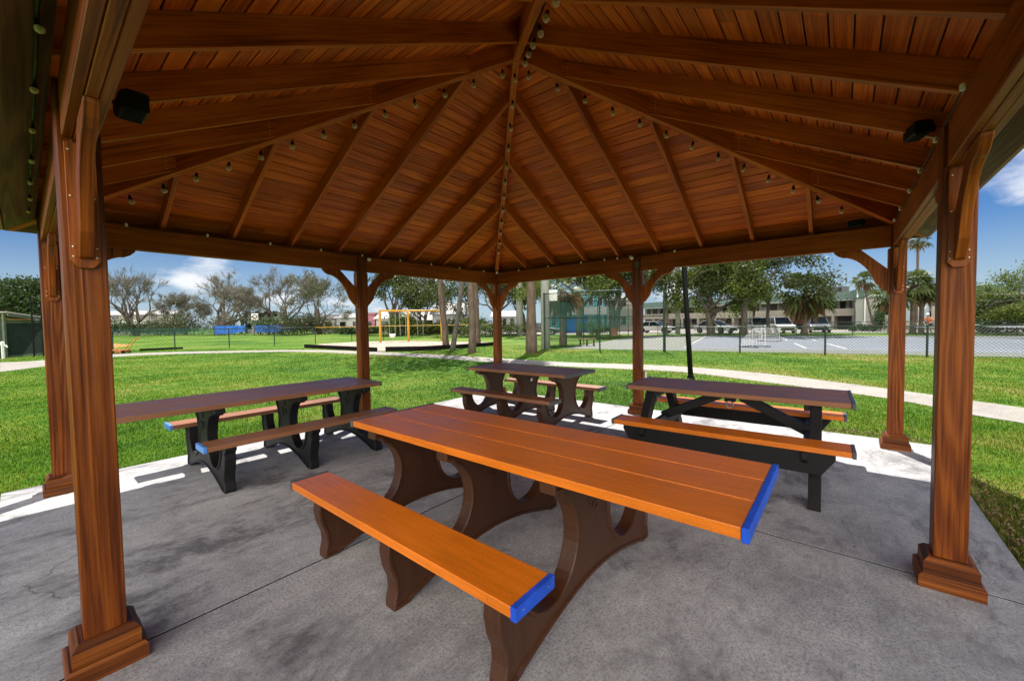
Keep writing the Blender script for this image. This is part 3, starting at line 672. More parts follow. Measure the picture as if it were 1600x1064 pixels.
def tree(label,cat,pos,height,r0=.3,spread=.6,levels=4,nb=2,bend=.12,leafn=10,leafs=.35,jit=.5,leaf='leaf_oak',brk='bark',seed=1,group=None,first=.3,lean=(0,0),trunks=1,name='oak_tree',fit=True,droop=0,twigs=0):
    rs=np.random.default_rng(seed); segs,tips=grow(rs,pos,height,r0,spread,levels,nb,bend,first,lean,trunks,droop)
    top=max(p.z for s_ in segs for p in s_[0]); k=height/top if fit else 1
    e=empty(name,label,cat,pos,0,group); mb=MB()
    for pts,rad,lv in segs: mb.tube([p*k for p in pts],[max(.012,q) for q in rad],7 if lv>=levels-1 else 4,cap=False)
    mb.build('trunk',M[brk],e,smooth=True)
    T=np.array([tuple(p*k) for p in tips]); n=int(len(T)*leafn)
    P=T[rs.integers(0,len(T),n)]; cl=rs.normal(0,jit,(len(T),3)); 
    P=P+rs.normal(0,jit,(n,3))*np.array([1,1,.7])
    P=P[P[:,2]>height*.14]
    V,F=leaf_quads(P,leafs,rs); npmesh('crown',V,F,M[leaf],e)
    if twigs:
        n=int(len(T)*twigs); A=T[rs.integers(0,len(T),n)]+rs.normal(0,.12,(n,3)); c=T.mean(0)-np.array([0,0,height*.35]); d=A-c; d/=np.linalg.norm(d,axis=1,keepdims=True); d=d+rs.normal(0,.42,(n,3)); d/=np.linalg.norm(d,axis=1,keepdims=True)
        L=rs.uniform(.4,1.3,n)[:,None]; B=A+d*L; w=np.cross(d,rs.normal(size=(n,3))); w/=np.linalg.norm(w,axis=1,keepdims=True); w*=.032
        V=np.stack([A-w,A+w,B+w*.4,B-w*.4],1).reshape(-1,3); npmesh('twigs',V,np.arange(4*n).reshape(n,4),M['twig'],e)
    return e
def fan(V,F,c,d,upv,size,rs,droop,nbl=9):                     # one palm fan leaf
    a=d.cross(upv).normalized()
    for i in range(nbl):
        t=(i/(nbl-1)-.5)*2; an=t*1.45; dd=(d*math.cos(an)+a*math.sin(an)).normalized(); L=size*(1-.25*abs(t))*rs.uniform(.85,1.1)
        w=dd.cross(upv).normalized()*L*.085; m=c+dd*L*.6+Vector((0,0,-droop*L*.12)); e=c+dd*L+Vector((0,0,-droop*L*.5))
        b=len(V); V+= [c-w*.3,c+w*.3,m+w,m-w,e]; F+=[(b,b+1,b+2,b+3),(b+3,b+2,b+4,b+4)]
def palm(label,pos,height,r=.2,crown=1.6,n=40,dead=16,seed=1,lean=(0,0),group='palms',cat='palm tree',dead_len=1.2,curve=0.0,name='palm_tree'):
    rs=np.random.default_rng(seed); e=empty(name,label,cat,pos,0,group); mb=MB(); pts=[];rad=[]; k=14
    for i in range(k+1):
        t=i/k; pts.append(Vector((lean[0]*height*(t+curve*t*(1-t)),lean[1]*height*(t+curve*t*(1-t)),-.1+t*(height+.1)))); rad.append(r*(1.25-.35*min(1,t*4)+rs.uniform(-.05,.05)))
    mb.tube(pts,rad,9); mb.build('trunk',M['bark_palm'],e,smooth=True); top=pts[-1]
    if n:
        V=[];F=[]
        for i in range(n):
            az=rs.uniform(0,2*PI); el=rs.uniform(-.55,1.35); d=Vector((math.cos(az)*math.cos(el),math.sin(az)*math.cos(el),math.sin(el)))
            pet=crown*rs.uniform(.45,.75); c=top+d*pet+Vector((0,0,-.15*pet)); u=Vector((0,0,1)) if abs(d.z)<.95 else Vector((1,0,0))
            fan(V,F,c,(d+Vector((0,0,-.25))).normalized(),(u+Vector(rs.normal(0,.35,3))).normalized(),crown*.62,rs,.8)
            w=d.orthogonal().normalized()*.02; b=len(V); V+=[top-w,top+w,c+w,c-w]; F.append((b,b+1,b+2,b+3))
        npmesh('crown',np.array([tuple(v) for v in V]),np.array(F),M['leaf_palm'],e)
    if dead:
        V=[];F=[]
        for i in range(dead):
            az=rs.uniform(0,2*PI); d=Vector((math.cos(az)*.75,math.sin(az)*.75,rs.uniform(-1.3,-.25))).normalized(); c=top+d*dead_len*.45
            fan(V,F,c,(d+Vector((0,0,-.9))).normalized(),Vector((-d.y,d.x,.3)).normalized(),dead_len*.75,rs,.6,7)
        npmesh('dead_fronds',np.array([tuple(v) for v in V]),np.array(F),M['leaf_dead'],e)
    return e
def bush(label,pos,rx,ry,h,n,leafs,leaf='leaf_deep',seed=1,group='shrubs',name='shrub',cat='shrub'):
    rs=np.random.default_rng(seed); e=empty(name,label,cat,pos,0,group); P=[]
    k=max(4,int(n/70)); C_=np.stack([rs.uniform(-rx,rx,k),rs.uniform(-ry,ry,k),rs.uniform(.25,.8,k)*h],1)
    P=C_[rs.integers(0,k,n)]+rs.normal(0,1,(n,3))*np.array([rx*.22,ry*.22,h*.16]); P=P[P[:,2]>.02]
    V,F=leaf_quads(P,leafs,rs); npmesh('foliage',V,F,M[leaf],e)
    mb=MB()
    for i in range(7): a=rs.uniform(-.5,.5,2); mb.tube([(a[0]*rx*.4,a[1]*ry*.4,0),(a[0]*rx,a[1]*ry,h*.6)],[.03,.012],4)
    mb.build('stems',M['bark'],e); return e

# left row of half-bare oaks beyond the ball field
OG='oaks beyond the ball field'
bare=dict(levels=6,nb=2,bend=.11,spread=.50,leafn=.42,leafs=.28,jit=.35,leaf='leaf_dry',first=.26,twigs=2.2)
tree('dense dark evergreen oak behind the green dugout shed','tree',G(28,62),9.0,.35,levels=5,nb=3,spread=.6,leafn=26,leafs=.38,jit=.65,leaf='leaf_deep',seed=3,group=OG,first=.22)
tree('dark leafy oak between the left corner post and the dugout shed','tree',G(72,66),9.0,.35,levels=5,nb=2,spread=.62,leafn=45,leafs=.40,jit=.7,leaf='leaf_deep',seed=4,group=OG,first=.22)
tree('wide half bare oak just right of the big front left post','tree',G(212,84),14.0,.6,seed=21,group=OG,trunks=3,**bare)
tree('low brushy bare tree filling the gap behind the far green fence','tree',G(290,88),8.6,.28,levels=6,nb=2,bend=.14,spread=.7,leafn=1,leafs=.30,jit=.6,leaf='leaf_dry',seed=22,group=OG,first=.2,trunks=2,twigs=4)
tree('large spreading bare oak above the left end of the blue tarp','tree',G(340,82),13.4,.62,seed=33,group=OG,trunks=3,**bare)
tree('thin bare oak beside the white and teal building','tree',G(376,90),10.0,.36,seed=24,group=OG,trunks=2,**bare)
tree('upright bare oak with a fan of limbs behind the right end of the blue tarp','tree',G(437,80),13.0,.58,seed=25,group=OG,trunks=3,**bare)
tree('round headed oak left of the middle post of the left far side','tree',G(500,72),11.2,.45,levels=6,nb=2,bend=.1,spread=.52,leafn=1.6,leafs=.34,jit=.45,leaf='leaf_oak',twigs=2,seed=26,group=OG,first=.25,trunks=2)
tree('leafy oak behind the yellow swing frame','tree',G(612,64),11.2,.45,levels=5,nb=2,bend=.1,spread=.6,leafn=16,leafs=.34,jit=.5,leaf='leaf_oak',seed=27,group=OG,first=.24,trunks=2)
tree('airy oak between the swing frame and the leaning trunks','tree',G(668,60),9.4,.3,levels=5,nb=2,bend=.12,spread=.66,leafn=16,leafs=.32,jit=.5,leaf='leaf_oak',seed=28,group=OG,first=.22,trunks=2)
tree('low dark tree reaching across behind the leaning trunk','tree',G(722,52),8.6,.3,levels=5,nb=2,bend=.14,spread=.7,leafn=18,leafs=.3,jit=.5,leaf='leaf_oak',seed=29,group=OG,first=.2,lean=(.2,.1))
tree('sprawling oak with low limbs behind the far corner post','tree',G(778,50),8.6,.34,levels=5,nb=2,bend=.14,spread=.72,leafn=20,leafs=.3,jit=.5,leaf='leaf_oak',seed=30,group=OG,first=.2)
tree('bright green tree behind the grey concrete pole','tree',G(822,56),9.6,.3,levels=4,nb=3,bend=.14,spread=.7,leafn=34,leafs=.34,jit=.7,leaf='leaf_bright',seed=31,group=OG,first=.24)
# oaks behind and beside the tennis court
CG='oaks around the tennis court'
tree('leafy oak behind the left part of the green windscreen','tree',G(905,46),10.5,.4,levels=5,nb=2,bend=.12,spread=.62,leafn=34,leafs=.30,jit=.6,leaf='leaf_bright',seed=41,group=CG,first=.26)
tree('dark oak with two trunks behind the green windscreen','tree',G(958,44),10.0,.4,levels=5,nb=2,bend=.12,spread=.62,leafn=34,leafs=.30,jit=.6,leaf='leaf_oak',seed=42,group=CG,first=.26,trunks=2)
tree('thin leaved dark limbed tree just left of the black lamp post','tree',G(1040,43),9.8,.3,levels=4,nb=2,bend=.16,spread=.55,leafn=8,leafs=.26,jit=.4,leaf='leaf_oak',seed=43,group=CG,first=.3)
tree('yellow green oak with low spreading boughs right of the lamp post','tree',G(1112,42),9.0,.42,levels=5,nb=2,bend=.13,spread=.66,leafn=44,leafs=.27,jit=.55,leaf='leaf_bright',seed=44,group=CG,first=.2,trunks=2)
tree('tall oak with a dark forked trunk reaching above the roof edge','tree',G(1161,40),12,.40,levels=5,nb=2,bend=.11,spread=.5,leafn=24,leafs=.26,jit=.5,leaf='leaf_oak',seed=45,group=CG,first=.33)
tree('slender oak with drooping dark foliage between two parked white cars','tree',G(1201,41),10.2,.22,levels=5,nb=2,bend=.12,spread=.6,leafn=28,leafs=.26,jit=.5,leaf='leaf_oak',seed=146,group=CG,first=.34,droop=.5)
RG='trees at the far right'
tree('thin topped tree showing just right of the big front right post','tree',G(1536,34),4.6,.16,levels=4,nb=2,bend=.15,spread=.6,leafn=26,leafs=.16,jit=.32,leaf='leaf_bright',seed=51,group=RG,first=.4)
tree('large golden green tree leaning in from the right edge','tree',G(1625,30),5.6,.22,levels=5,nb=2,bend=.14,spread=.72,leafn=10,leafs=.16,jit=.34,leaf='leaf_bright',seed=52,group=RG,first=.25)
tree('low flat topped dark tree over the parked cars at the right','tree',G(1562,33),2.9,.14,levels=5,nb=2,bend=.16,spread=.85,leafn=20,leafs=.16,jit=.22,leaf='leaf_deep',seed=53,group=RG,first=.3,lean=(-.2,.3))
tree('low light green tree with layered foliage at the right edge','tree',G(1590,31),2.35,.1,levels=4,nb=3,bend=.16,spread=.9,leafn=30,leafs=.15,jit=.2,leaf='leaf_bright',seed=54,group=RG,first=.3)
# palms
palm('tall bare palm trunk with grey bark standing nearest the footpath',G(830,20.2),8.5,.255,1.5,30,14,seed=61,lean=(.01,.0))
palm('palm with a skirt of hanging brown fronds behind the tall green fence',G(879,27),3.65,.21,1.3,22,46,seed=62,dead_len=1.5)
palm('bushy cabbage palm with a shaggy brown skirt behind the court',G(1257,39),3.9,.27,2.25,90,70,seed=63,dead_len=2.1)
palm('small slender palm leaning in front of the stair tower',G(1368,46),5.7,.13,1.25,34,8,seed=64,lean=(-.15,.186),curve=.3)
palm('broad palm half hidden behind the right corner post',G(1391,37),3.4,.16,1.5,40,30,seed=65)
palm('cabbage palm with a full round crown right of the corner post',G(1426,37),4.5,.2,1.55,52,26,seed=66)
palm('cabbage palm standing close behind the full crowned one',G(1440,37.4),3.9,.2,1.35,44,30,seed=67)
palm('very tall thin palm rising above the others at the right',G(1432,48),10.6,.14,1.15,30,8,seed=68)
def trunk_tree(label,pos,h,r,lean,seed,mat='bark_palm',leaf='leaf_oak',name='pine_tree',top=True):
    rs=np.random.default_rng(seed); e=empty(name,label,'tree',pos,0,'leaning trunks by the playground'); mb=MB(); k=12; pts=[]; rad=[]
    for i in range(k+1):
        t=i/k; pts.append((lean[0]*h*t+rs.normal(0,.02),lean[1]*h*t+rs.normal(0,.02),-.1+h*t)); rad.append(r*(1.25 if i==0 else 1.05-.35*t)*rs.uniform(.94,1.06))
    mb.tube(pts,rad,9); mb.build('trunk',M[mat],e,smooth=True)
    if top:
        P=np.array(pts[-1])+rs.normal(0,1,(900,3))*np.array([1.3,1.3,.7])+np.array([0,0,.8]); V,F=leaf_quads(P,.3,rs); npmesh('crown',V,F,M[leaf],e)
def leanv(x,dep,dx):                                          # sideways lean seen from the pavilion
    return tuple((rt*dx)[:2])
trunk_tree('rough brown trunk leaning slightly left at the mulch bed edge',G(697,24.6),8.5,.20,leanv(0,0,-.07),71)
trunk_tree('grey trunk leaning strongly right beside the mulch bed',G(706,22.8),8.0,.15,leanv(0,0,.17),72,'bark_grey')
trunk_tree('straight grey brown palm trunk in front of the mulch bed',G(737.5,20.8),8.5,.185,leanv(0,0,.0),73)
trunk_tree('thinner brown trunk close behind the straight grey brown trunk',G(746,27.5),9.5,.19,leanv(0,0,-.02),74)
# shrubs
for i,(px,dp,rx,h,lf,lab) in enumerate([(240,88,7,2.8,'leaf_deep','dark hedge below the pale house at the far left'),(305,86,6,4.2,'leaf_dry','brown green thicket left of the blue tarp'),(452,74,5,3.4,'leaf_deep','dark shrubs right of the white and teal building'),(480,70,4,3.6,'leaf_dry','tangled shrubs left of the white house'),(625,55,2.0,2.6,'leaf_bright','bright green shrub behind the swing seat'),(660,57,2.4,1.6,'leaf_bright','clipped shrub in front of the white house'),(735,46,2.2,2.2,'leaf_bright','light green shrub between the trunks'),(760,44,2.0,2.0,'leaf_deep','dark shrub left of the far corner post'),(800,47,2.4,1.9,'leaf_bright','rounded bright shrub right of the far corner post'),(930,44,2.2,1.5,'leaf_bright','loose shrub seen through the green windscreen'),(1348,44,1.6,.75,'leaf_deep','low dark shrub in front of the stair tower'),(1375,46,.9,2.3,'leaf_deep','dark bush under the arched opening of the stair tower'),(100,74,7,3.6,'leaf_deep','dark hedge behind the ball field at the left edge'),(720,60,3,2.2,'leaf_deep','dark hedge in front of the gabled white house'),(560,68,3.5,1.3,'leaf_deep','low hedge behind the middle left far post')]):
    bush(lab,G(px,dp),rx,rx*.6,h,3600 if dp>50 else 1500,.36 if dp>50 else .2,lf,80+i)

# grass: loose blades, thinner with distance, none on the concrete
def blades(n,seed):
    rs=np.random.default_rng(seed)
    px=rs.uniform(-420,2000,n); q=rs.uniform(0,1,n)
    dep=1.5*627/(34*(560/34)**q)                               # 1.7 m to 27 m, even on the log scale
    fx=np.array(fw[:2])/np.linalg.norm(fw[:2]); rx=np.array(r0[:2]); C=np.array(CAM[:2])
    XY=C+fx*dep[:,None]+rx*((px-PX)/FPX*dep)[:,None]
    keep=~((np.abs(XY[:,0])<HS+.015)&(np.abs(XY[:,1])<HS+.015))
    A=np.array([tuple(p[:2]) for p in PN]); B=np.array([tuple(p[:2]) for p in PF]); ins=np.zeros(n,bool)
    for i in range(len(A)-1):
        Q=[A[i],A[i+1],B[i+1],B[i]]; sgn=None; inq=np.ones(n,bool); 
        cr=[ (Q[(j+1)%4][0]-Q[j][0])*(XY[:,1]-Q[j][1])-(Q[(j+1)%4][1]-Q[j][1])*(XY[:,0]-Q[j][0]) for j in range(4)]
        ins|=(np.all([c>=-.012 for c in cr],axis=0)|np.all([c<=.012 for c in cr],axis=0))
    keep&=~ins
    ct=(XY-np.array(FA[:2]))@np.array(FN[:2]); cs_=(XY-np.array(FA[:2]))@np.array(FD[:2]); keep&=~((ct>.85)&(cs_>.5))
    XY=XY[keep]; dep=dep[keep]; n=len(XY)
    h=rs.uniform(.016,.044,n)*(1+.25*np.sin(XY[:,0]*1.7)*np.sin(XY[:,1]*1.3)); w=.0026+.00095*dep
    # longer untrimmed fringe along the slab edge
    edge=(np.abs(XY[:,0])<HS+.13)&(np.abs(XY[:,1])<HS+.13); h[edge]*=1.15
    az=rs.uniform(0,2*PI,n); d=np.stack([np.cos(az),np.sin(az)],1); s=np.stack([-d[:,1],d[:,0]],1); ln=rs.uniform(.15,.8,n)[:,None]*h[:,None]
    z=np.full((n,1),GZ-.004)
    p0=np.hstack([XY-s*w[:,None]*.5,z]); p1=np.hstack([XY+s*w[:,None]*.5,z])
    m=XY+d*ln*.35; p2=np.hstack([m+s*w[:,None]*.4,z+h[:,None]*.6]); p3=np.hstack([m-s*w[:,None]*.4,z+h[:,None]*.6])
    t=XY+d*ln; p4=np.hstack([t+s*w[:,None]*.06,z+h[:,None]]); p5=np.hstack([t-s*w[:,None]*.06,z+h[:,None]])
    V=np.stack([p0,p1,p2,p3,p4,p5],1).reshape(-1,3); b=np.arange(n)[:,None]*6
    F=np.concatenate([b+np.array([[0,1,2,3]]),b+np.array([[3,2,4,5]])])
    return V,F
V,F=blades(620000,5); o=npmesh('grass',V,F,M['blade']); stuff(o,'short green lawn grass around the concrete slab','grass')
# dry thatch and fallen leaves along the slab edge
rs=np.random.default_rng(9); n=2600; t=rs.uniform(-3.4,3.4,n); off=np.abs(rs.normal(0,.09,n))+.01; sd=rs.integers(0,2,n)
P=np.where(sd[:,None]==0,np.stack([t,-HS-off,np.full(n,GZ+.05)],1),np.stack([HS+off*1.6,-np.abs(t)*.9-.3,np.full(n,GZ+.05)],1)); V,F=leaf_quads(P,.028,rs); o=npmesh('dry_leaves',V,F,M['leaf_dead']); stuff(o,'dry brown leaves lying along the slab edge','dry leaves')
rs=np.random.default_rng(19); n=70; P=np.stack([rs.uniform(-3.2,3.2,n),rs.uniform(-3.2,3.2,n),np.full(n,.004)],1)
V=[];F=[]
for p in P:
    a=rs.uniform(0,6.3); r_=rs.uniform(.004,.014); b=len(V)
    for q in range(5): an=a+q*1.256; V.append((p[0]+math.cos(an)*r_*rs.uniform(.6,1.2),p[1]+math.sin(an)*r_*.5,.003+rs.uniform(0,.004)))
    F.append((b,b+1,b+2,b+3)); F.append((b,b+3,b+4,b+4))
o=npmesh('leaf_litter',np.array(V),np.array(F),M['leaf_dead']); stuff(o,'tiny bits of dry leaf scattered on the concrete','leaf litter')

# ------------------------------------------------------------------ fences
def chain(mb,a,b,z0,z1,step,r=.0035):
    a=Vector(a);b=Vector(b); L=(b-a).length; d=(b-a)/L; h=z1-z0; x=-h
    while x<L:
        for sg in (0,1):
            p0=max(0,x); p1=min(L,x+h)
            if p1-p0<.02: continue
            u0,u1=p0-x,p1-x
            za,zb=(z0+u0,z0+u1) if sg==0 else (z1-u0,z1-u1)
            P0=a+d*p0; P1=a+d*p1; mb.tube([(P0.x,P0.y,za),(P1.x,P1.y,zb)],r,3,cap=False)
        x+=step
def fence(label,pts,h,mats,step=.12,wire=.0045,postr=.03,railr=.02,mid=None,screen=None,rail_mat=None,name='chain_link_fence',group=None,base_rail=False):
    e=empty(name,label,'fence',(0,0,0),0,group); z=GZ
    for p in pts:
        mb=MB(); mb.tube([(p.x,p.y,z-.05),(p.x,p.y,z+h+.02)],postr,8); mb.lathe([(postr*1.15,0),(postr*1.1,.03),(.001,.05)],(p.x,p.y,z+h+.02),8); mb.build('post',mats,e,smooth=False)
    mb=MB(); mb.tube([(p.x,p.y,z+h) for p in pts],railr,8)
    mb.build('top_rail',rail_mat or mats,e,smooth=True)
    if mid: mb=MB(); mb.tube([(p.x,p.y,z+mid) for p in pts],railr*.9,6); mb.build('middle_rail',mats,e)
    mb=MB()
    for i in range(len(pts)-1): chain(mb,pts[i],pts[i+1],z+.03,z+h-.01,step,wire)
    mb.build('chain_link_mesh',mats,e)
    if screen:
        mb=MB(); z0,z1=screen
        for i in range(len(pts)-1):
            a,b=pts[i],pts[i+1]; k=6
            for q in range(k):
                p=a.lerp(b,q/k); w=a.lerp(b,(q+1)/k); o=.03
                mb.poly([(p.x+o,p.y,z+z0+.03*math.sin(q*2)),(w.x+o,w.y,z+z0+.03*math.sin(q*2+2)),(w.x+o,w.y,z+z1),(p.x+o,p.y,z+z1)])
        mb.build('windscreen',M['screen'],e)
    return e
fence('tall green chain link fence along the left end of the tennis court front',[court(0,0),court(3.2,0),court(6.4,0)],3.12,M['dgreen'],.16,.005,.04,.024,mid=1.75)
fence('tall side fence of the tennis court hung with green windscreen',[court(0,0.02),court(0,3.3),court(0,6.6),court(0,9.9),court(0,13.2),court(0,16.5),court(0,19.8),court(0,23)],3.12,M['dgreen'],.3,.005,.035,.024,mid=1.75,screen=(.95,2.75))
fence('low green chain link fence along the front of the tennis court',[court(6.46,0)]+[court(9.65+3.07*i,0) for i in range(9)],1.17,M['dgreen'],.115,.0048,.035,.022)
fence('low chain link fence behind the tennis court',[court(2.2+4*i,23.5) for i in range(13)],1.15,M['dgreen'],.25,.006,.03,.022)
LF=[(66,23.2),(175,25.5),(272,28.2),(357,29.9),(428,31.6),(492,34.2),(549,37.2),(599,39.6),(643,41.2),(683,42.3),(720,43),(765,43.5)]
fence('low dark chain link fence along the ball field left of the playground',[G(*p) for p in LF[:6]],1.40,M['dgreen'],.22,.006,.035,.025)
fence('low chain link fence with a yellow top tube behind the swing frame',[G(*p) for p in LF[5:]],1.38,M['black'],.26,.006,.03,.032,rail_mat=M['yellow'])
fence('far outfield fence hung with a green windscreen at the left',[G(x,78) for x in (90,130,170,210,250,290,336)],1.6,M['dgreen'],.5,.01,.05,.04,screen=(.25,1.45))
fence('two tall dark fence posts with wire beside the dugout shed',[G(51,22.9),G(66,23.2)],3.1,M['black'],.2,.006,.035,.025,mid=1.5)
def tarp(label,p0,p1,dep,z0,z1,sag):
    a=G(p0,dep);b=G(p1,dep+1); mb=MB(); k=10; e=empty('blue_tarp',label,'tarp',a,0,'blue tarps on the outfield fence')
    for i in range(k):
        q=[]
        for t in (i/k,(i+1)/k):
            p=a.lerp(b,t)-a; q.append((p.x,p.y+.15*math.sin(t*17),z1)); q.append((p.x,p.y+.1*math.sin(t*13),z0+sag(t)))
        mb.poly([q[1],q[3],q[2],q[0]])
    o=mb.build('cloth',M['tarp'],e); md=o.modifiers.new('solid','SOLIDIFY'); md.thickness=.04
    mb=MB()
    for t in (0,.33,.66,1): p=a.lerp(b,t)-a; mb.tube([(p.x,p.y+.25,0),(p.x,p.y+.25,z1+.05)],.05,6)
    mb.build('post',M['dgreen'],e)
tarp('blue tarp hanging square on the outfield fence, the left one',335,383,70,.35,1.75,lambda t:.65*max(0,t-.55)**1.2*1.6)
tarp('longer blue tarp tapering to the right on the outfield fence',398,465,70,.45,1.72,lambda t:.3*max(0,.25-t)*3+.75*max(0,t-.35))

# ------------------------------------------------------------------ playground, court furniture, park things
BG=[(477,543.3),(588,549.5),(603,549.5),(655,548.3),(700,545.5),(772,540)]
tb=[bz(x,y,GZ) for x,y in BG]; tb[2]=tb[1]+(tb[3]-tb[1])*.22
back=[bz(x,y,GZ) for x,y in ((775,535.5),(700,534),(620,533),(560,534.5),(500,538))]
struct(sheet('mulch_bed',[tb[0],tb[1],tb[2],tb[3],tb[4],tb[5]]+back,GZ+.03,M['mulch']))
def timber(label,a,b,h=.22):
    mb=MB(); d=(b-a).normalized()
    mb.beam(Vector((a.x,a.y,GZ+h/2)),Vector((b.x,b.y,GZ+h/2)),.16,h); o=mb.build('border_timber',M['timber'],bevel=.01,loc=(a+b)/2); tag(o,label,'timber','black timbers edging the mulch bed')
timber('black border timber at the left of the mulch bed',tb[0],tb[1],.24)
timber('black border timber in front of the swings',tb[2],tb[3],.27)
timber('black border timber running behind the leaning trunks',tb[3]+(tb[4]-tb[3])*.01,tb[4],.26)
timber('black border timber reaching toward the far corner post',tb[4]+(tb[5]-tb[4])*.01,tb[5],.24)
o=MB(); a,b=bz(218,548.3,GZ),bz(286,545.2,GZ); o.beam(a+Vector((0,0,.07)),b+Vector((0,0,.07)),.2,.14); tag(o.build('log_timber',M['timber'],bevel=.02,loc=(a+b)/2),'long black timber lying in the grass by the field fence','timber')
# swings
sw=empty('swing_set','yellow steel swing frame standing in the mulch bed','swing set',G(594,34.5),0)
o0=G(594,34.5); pp=[G(594,34.5)-o0,G(638,35.4)-o0,G(690,36.6)-o0]; hh=2.75
for p in pp:
    mb=MB(); mb.tube([(p.x,p.y,-.1),(p.x,p.y,hh)],.11,10); mb.build('leg',M['yellow'],sw,smooth=True)
mb=MB(); mb.tube([(pp[0].x-.1,pp[0].y,hh-.03),(pp[1].x,pp[1].y,hh-.03),(pp[2].x+.1,pp[2].y,hh-.03)],.085,10); mb.build('top_bar',M['yellow'],sw,smooth=True)
def swing(t,seg,kind):
    c=pp[seg].lerp(pp[seg+1],t); d=(pp[1]-pp[0]).normalized()*.28
    s_=empty('swing',{'bucket':'grey bucket swing seat hanging from the yellow frame','belt':'dark belt swing hanging near the leaning trunk','belt2':'dark belt swing hanging beside the bucket swing'}[kind],'swing',o0+c+Vector((0,0,.5)),0,'swings on the yellow frame')
    for sg in (-1,1): mb=MB(); mb.tube([d*sg+Vector((0,0,hh-.6)),d*sg*.8+Vector((0,0,.1))],.016,5); mb.build('chain',M['steel'],s_)
    mb=MB()
    if kind=='bucket': mb.lathe([(.001,-.12),(.18,-.10),(.25,.02),(.27,.22),(.24,.22),(.22,.02)],(0,0,0),10); mb.build('seat',M['white'],s_,smooth=True)
    else:
        q=[d*.8*(i/4-1)+Vector((0,0,.1-.12*math.sin(PI*i/8))) for i in range(9)]; 
        for i in range(8): mb.beam(q[i],q[i+1],.14,.02)
        mb.build('seat',M['black'],s_)
swing(.42,0,'bucket'); swing(.35,1,'belt'); swing(.8,0,'belt2')
# lamp post, concrete poles
e=empty('lamp_post','black lamp post leaning slightly left between footpath and tables','lamp post',G(1079.5,10.5),0); ln=rt*(-.062)
mb=MB(); hs=4.6; mb.tube([Vector((ln.x*z,ln.y*z,z)) for z in (-.05,1.2,2.4,3.6,hs)],[.066,.066,.064,.062,.06],12); mb.build('pole',M['black'],e,smooth=True)
mb=MB(); tp=Vector((ln.x*hs,ln.y*hs,hs)); mb.lathe([(.06,0),(.11,.05),(.16,.12),(.18,.4),(.22,.42),(.05,.55),(.001,.6)],tp,12); mb.build('lantern',M['black'],e)
mb=MB(); mb.lathe([(.10,0),(.10,.03),(.075,.06),(.07,.12)],(0,0,0),12); mb.build('base',M['black'],e)
def pole(label,pos,h,r,mat='concrete_pole'):
    e=empty('utility_pole',label,'pole',pos,0,'grey poles'); mb=MB(); mb.tube([(0,0,-.1),(0,0,h)],[r,r*.8],10); mb.build('shaft',M[mat],e,smooth=True); return e
pole('far grey concrete pole left of the palm trunk',G(812,47),12,.42)
bp=pole('grey concrete pole close behind the palm trunk, carrying a small white board',G(852,23.0),8,.26)
mb=MB(); q=rt*.25; mb.box((q.x,q.y,3.05),(.9,.06,.62),math.atan2(rt.y,rt.x)); mb.build('board',M['white'],bp,bevel=.01)
pole('slim grey pole behind the black lamp post',G(1059,45),10,.28)
# bench by the court
e=empty('park_bench','small dark backless bench beside the green windscreen','bench',court(.9,2.3)+Vector((0,0,0)),math.atan2(FD.y,FD.x)+.25)
e.location=G(917,25.3)
mb=MB(); 
for k in (-1,0,1): mb.beam((-.55,k*.13,.44),(.55,k*.13,.44),.12,.045)
mb.build('seat',M['tan_wood'],e,bevel=.005)
for x in (-.42,0,.42):
    mb=MB(); mb.beam((x,-.24,0),(x,-.12,.42),.07,.07,(1,0,0)); mb.beam((x,.24,0),(x,.12,.42),.07,.07,(1,0,0)); mb.beam((x,-.18,.39),(x,.18,.39),.07,.05); mb.build('leg',M['frame_black'],e)
e=empty('wooden_box','brown wooden box standing behind the green windscreen','box',G(960,40),.4); mb=MB(); mb.box((0,0,.45),(.95,.6,.8)); mb.build('box',M['tan_wood'],e,bevel=.01); mb=MB(); mb.box((0,0,.88),(1.02,.66,.06)); mb.build('lid',M['tan_wood'],e,bevel=.01)
# sports goals
def goal(label,pos,rz,s=1.0):
    e=empty('sports_goal',label,'goal',pos,rz,'goals on the court'); w,h,dp=1.15*s,1.0*s,.75*s
    mb=MB(); mb.tube([(-w/2,0,0),(-w/2,0,h),(w/2,0,h),(w/2,0,0)],.022,6); mb.build('front_frame',M['white'],e)
    mb=MB(); mb.tube([(-w/2,0,.02),(-w/2,dp,.02),(w/2,dp,.02),(w/2,0,.02)],.03,6); mb.tube([(-w/2,-.3,.03),(-w/2,0,.03)],.03,6); mb.tube([(w/2,-.3,.03),(w/2,0,.03)],.03,6); mb.build('base_frame',M['black'],e)
    mb=MB(); 
    for i in range(13): x=-w/2+w*i/12; mb.tube([(x,0,h),(x,dp*.55,h*.6),(x,dp,.03)],.006,3)
    for t in np.linspace(0,1,11): mb.tube([(-w/2,dp*t,h*(1-t**1.3)),(w/2,dp*t,h*(1-t**1.3))],.006,3)
    for sx in (-1,1):
        for t in (.2,.4,.6,.8): mb.tube([(sx*w/2,dp*t,h*(1-t**1.3)),(sx*w/2,dp*t,0)],.006,3)
    mb.build('net',M['white'],e)
yaw_=math.atan2(fw.y,fw.x)
goal('white netted goal on a black base standing on the court',G(1186,21.6),yaw_-PI/2+.5,1.0)
goal('second smaller white goal farther back on the court',G(1204,27.5),yaw_-PI/2+2.2,.95)
